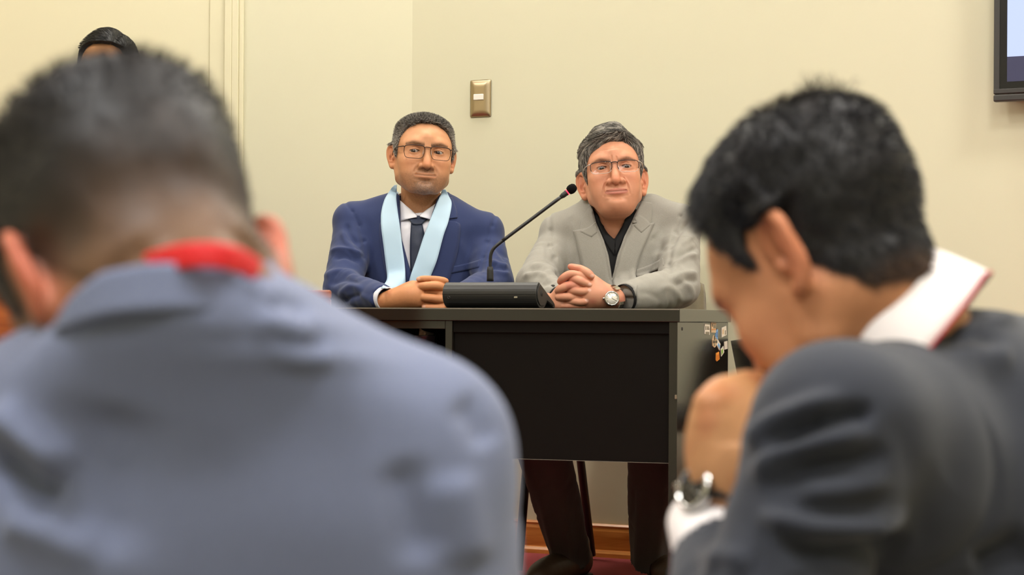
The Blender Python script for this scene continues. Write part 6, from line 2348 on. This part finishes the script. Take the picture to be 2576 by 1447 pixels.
    V = sculpt(V, Q, [([(1885, 1150), (1930, 1080), (2030, 1030), (2140, 1000)], 0.012, 26), ([(1930, 1130), (2030, 1075), (2150, 1040), (2200, 1060)], -0.016, 26),
                      ([(1890, 1220), (1960, 1150), (2080, 1110), (2200, 1085)], 0.012, 26), ([(1920, 1240), (2040, 1180), (2160, 1160), (2260, 1140)], -0.013, 30),
                      ([(1900, 1290), (2020, 1330), (2150, 1335), (2290, 1300)], 0.016, 26), ([(1930, 1360), (2060, 1385), (2200, 1380), (2300, 1350)], -0.016, 32), ([(2000, 1240), (2120, 1230), (2250, 1200)], 0.008, 26),
                      ([(1740, 1420), (1820, 1400), (1900, 1420)], 0.006, 26), ([(2230, 1020), (2280, 1140), (2310, 1290), (2320, 1440)], -0.004, 40),
                      ([(2400, 860), (2470, 900), (2560, 900)], 0.008, 40), ([(2330, 800), (2420, 850), (2540, 850)], -0.006, 26), ([(2450, 1440), (2520, 1400), (2600, 1370)], -0.014, 40)])
    jac = link('jacket', mesh_np('jacket', V, Q), M['char_wool'], person)
    # shirt collar with red stitching, cuff
    up = -ax
    cc_ = NB - ax * 0.012
    fw = Rm @ np.array([0, -1.0, 0])
    zt = ip([0, 60, 120, 180], [0.006, 0.020, 0.040, 0.048])
    zb = ip([0, 60, 120, 180], [-0.050, -0.046, -0.028, -0.018])
    shirt = None
    G = collar_grid(cc_, up, 0.0645, 0.079, zt, zb, list(np.linspace(16, 344, 80)), 8, 1.0, fwd=fw)
    # collar_grid takes |phi|: fold to 0..180
    G = collar_grid(cc_, up, 0.066, 0.096, lambda a: zt(a if a <= 180 else 360 - a), lambda a: zb(a if a <= 180 else 360 - a), list(np.linspace(16, 344, 80)), 8, 1.0, fwd=fw)
    shirt = link('shirt_collar', sheet_me('shirt_collar', G, 0.003, None), M['white_shirt2'], person)
    link('collar_piping', tube_me('collar_piping', G[:, -1], 0.0013, 6), M['red_pipe'], shirt)
    dw = (WR - EL) / np.linalg.norm(WR - EL)
    link('shirt_cuff', lathe_me('shirt_cuff', [(0.030, -0.03), (0.0385, -0.03), (0.0355, 0.058), (0.033, 0.060), (0.030, 0.056), (0.030, -0.03)], tuple(WR + dw * 0.008), tuple(dw), 36), M['white_shirt2'], person)
    for sx in (-0.1, 0.1):
        trousers(person, 'trouser_leg', (bx + 0.05 + sx, 1.78, LOW + 0.52), (bx - 0.25 + sx, 2.12, LOW + 0.52), (bx - 0.25 + sx, 2.14, LOW + 0.12), M['char_wool'])
        shoe(person, (bx - 0.25 + sx, 2.08, 0), (bx - 0.36 + sx, 2.34, 0)).location.z = LOW
    tag(person, 'man in a charcoal jacket in profile with bowed head and hand at his mouth', 'person')
    ww = wr + np.array([-0.006, 0.0, -0.004])
    watch('steel watch with dark dial and black strap on the wrist of the man in charcoal', ww, np.array((0.0, 0.05, 1.0)), ww + np.array([-0.024, -0.018, 0.001]), np.array((-0.80, -0.55, 0.35)), 0.0285, M['chrome'], M['dark_dial'], M['rubber'], 0.0185, True)
    return person


slate_man()
charcoal_man()
# ------------------------------------------------------------------ man standing behind, hidden but for hair and forehead
def standing_man():
    p = dict(w=1.0, skin=lin(214, 156, 108), neckr=0.056, brow=0.8, eyeopen=0.8)
    Rm = rot(-4, 4, 2)
    Ys = 5.72
    S = 0.97
    C = W(270, 182, Ys)
    person = empty('person', (C[0], Ys, 0))
    f, V, Q, Wv = place_head(p, Rm, C, S, C + np.array([0, 0.05, -0.2]), 0.0028)
    hl = dict(front=0.086, temple=0.072, side=-0.016, ear=0.026, behind=-0.02, nape=-0.07)
    Cc = skin_colors(V, p)

    def mask(v):
        z, phi = hairline(v, **hl)
        return smooth(-0.004, 0.005, v[:, 2] - z) * not_ear(v, p)

    def T(v):
        m = mask(v)
        t = 0.009 + 0.008 * smooth(0.03, 0.09, v[:, 2])
        t = t + 0.016 * gauss(v, (0.004, -0.03, 0.11), (0.036, 0.06, 0.04))         # quiff
        t = t + 0.012 * gauss(v, (0.062, -0.02, 0.075), (0.024, 0.05, 0.03)) - 0.010 * gauss(v, (0.040, -0.03, 0.10), (0.009, 0.06, 0.03))
        return m * t - (1 - m) * 0.006
    hc = lambda v: np.array(lin(20, 19, 19)) * (0.8 + 0.3 * vnoise(v, 80, 4))[:, None]
    m_ = mask(V)[:, None]
    Cc = Cc * (1 - m_) + hc(V) * m_
    cx = C[0]
    tb = Field((cx - 0.2, Ys - 0.1, 0.8), (cx + 0.2, Ys + 0.2, 1.36), 0.014)
    tb.loft([(0.85, cx, Ys + 0.05, 0.13, 0.09), (1.15, cx, Ys + 0.05, 0.14, 0.09), (1.25, cx, Ys + 0.05, 0.13, 0.08), (1.33, cx, Ys + 0.05, 0.05, 0.05)], k=0)
    tV, tQ = tb.mesh()
    V_, Q_, C_ = join_np([(Wv, Q, Cc), (tV, tQ, p['skin'])])
    link('body', mesh_np('body', V_, Q_, C_), M['skin'], person)
    eye_parts(person, Rm, C, p, (0, -1, -0.1))
    ho, HV, HQ = hair_mesh(f, T, Rm, C, S, 'hair', person, hc)
    P, N, qi = sample_surface(HV, HQ, np.ones(len(HV)), 3500)
    col = hc(P) * (0.6 + 1.2 * RNG.random((len(P), 1)))
    sv, sq, sc = strands_np(P, 0.2 * N, 0.016, lambda a, d, t: 0.5 * d + np.array([-0.6, 0.5, 0.0]) * (a[:, 2:3] > 0.07) + np.array([0, 0.4, -0.8]) * (a[:, 2:3] <= 0.07), bvh=bvh_of(HV, HQ), lift=0.001, seg=3, r0=0.0008, col=col)
    strand_obj('hair_strands', sv, sq, sc, Rm, C, S, ho)
    j = Field((cx - 0.32, Ys - 0.14, 0.74), (cx + 0.32, Ys + 0.24, 1.40), 0.008)
    j.loft([(0.76, cx, Ys + 0.05, 0.18, 0.12), (1.0, cx, Ys + 0.05, 0.165, 0.115), (1.2, cx, Ys + 0.05, 0.18, 0.11), (1.28, cx, Ys + 0.05, 0.14, 0.09), (1.33, cx, Ys + 0.05, 0.075, 0.07)], k=0)
    for s in (-1, 1):
        a, b, c = (np.array((cx + s * k, Ys + 0.05, z)) for k, z in ((0.16, 1.25), (0.215, 1.0), (0.215, 0.80)))
        j.cone((cx + s * 0.07, Ys + 0.05, 1.29), a, 0.045, 0.05, k=0.04)
        j.chain([(*a, 0.055), (*b, 0.050), (*c, 0.040)], k=0.015, n=7)
    j.cone((cx, Ys + 0.05, 1.30), (cx, Ys + 0.03, 1.42), 0.060, 0.07, k=0.005, op='s')
    V, Q = j.mesh()
    link('jacket', mesh_np('jacket', V, Q), M['char_wool'], person)
    for s in (-1, 1):
        trousers(person, 'trouser_leg', (cx + s * 0.09, Ys + 0.05, 0.80), (cx + s * 0.10, Ys + 0.04, 0.48), (cx + s * 0.11, Ys + 0.05, 0.11), M['char_wool'], 0.075, 0.058)
        shoe(person, (cx + s * 0.11, Ys + 0.11, 0), (cx + s * 0.14, Ys - 0.16, 0))
    tag(person, 'black haired man standing at the back, only hair and forehead showing above another head', 'person')


standing_man()
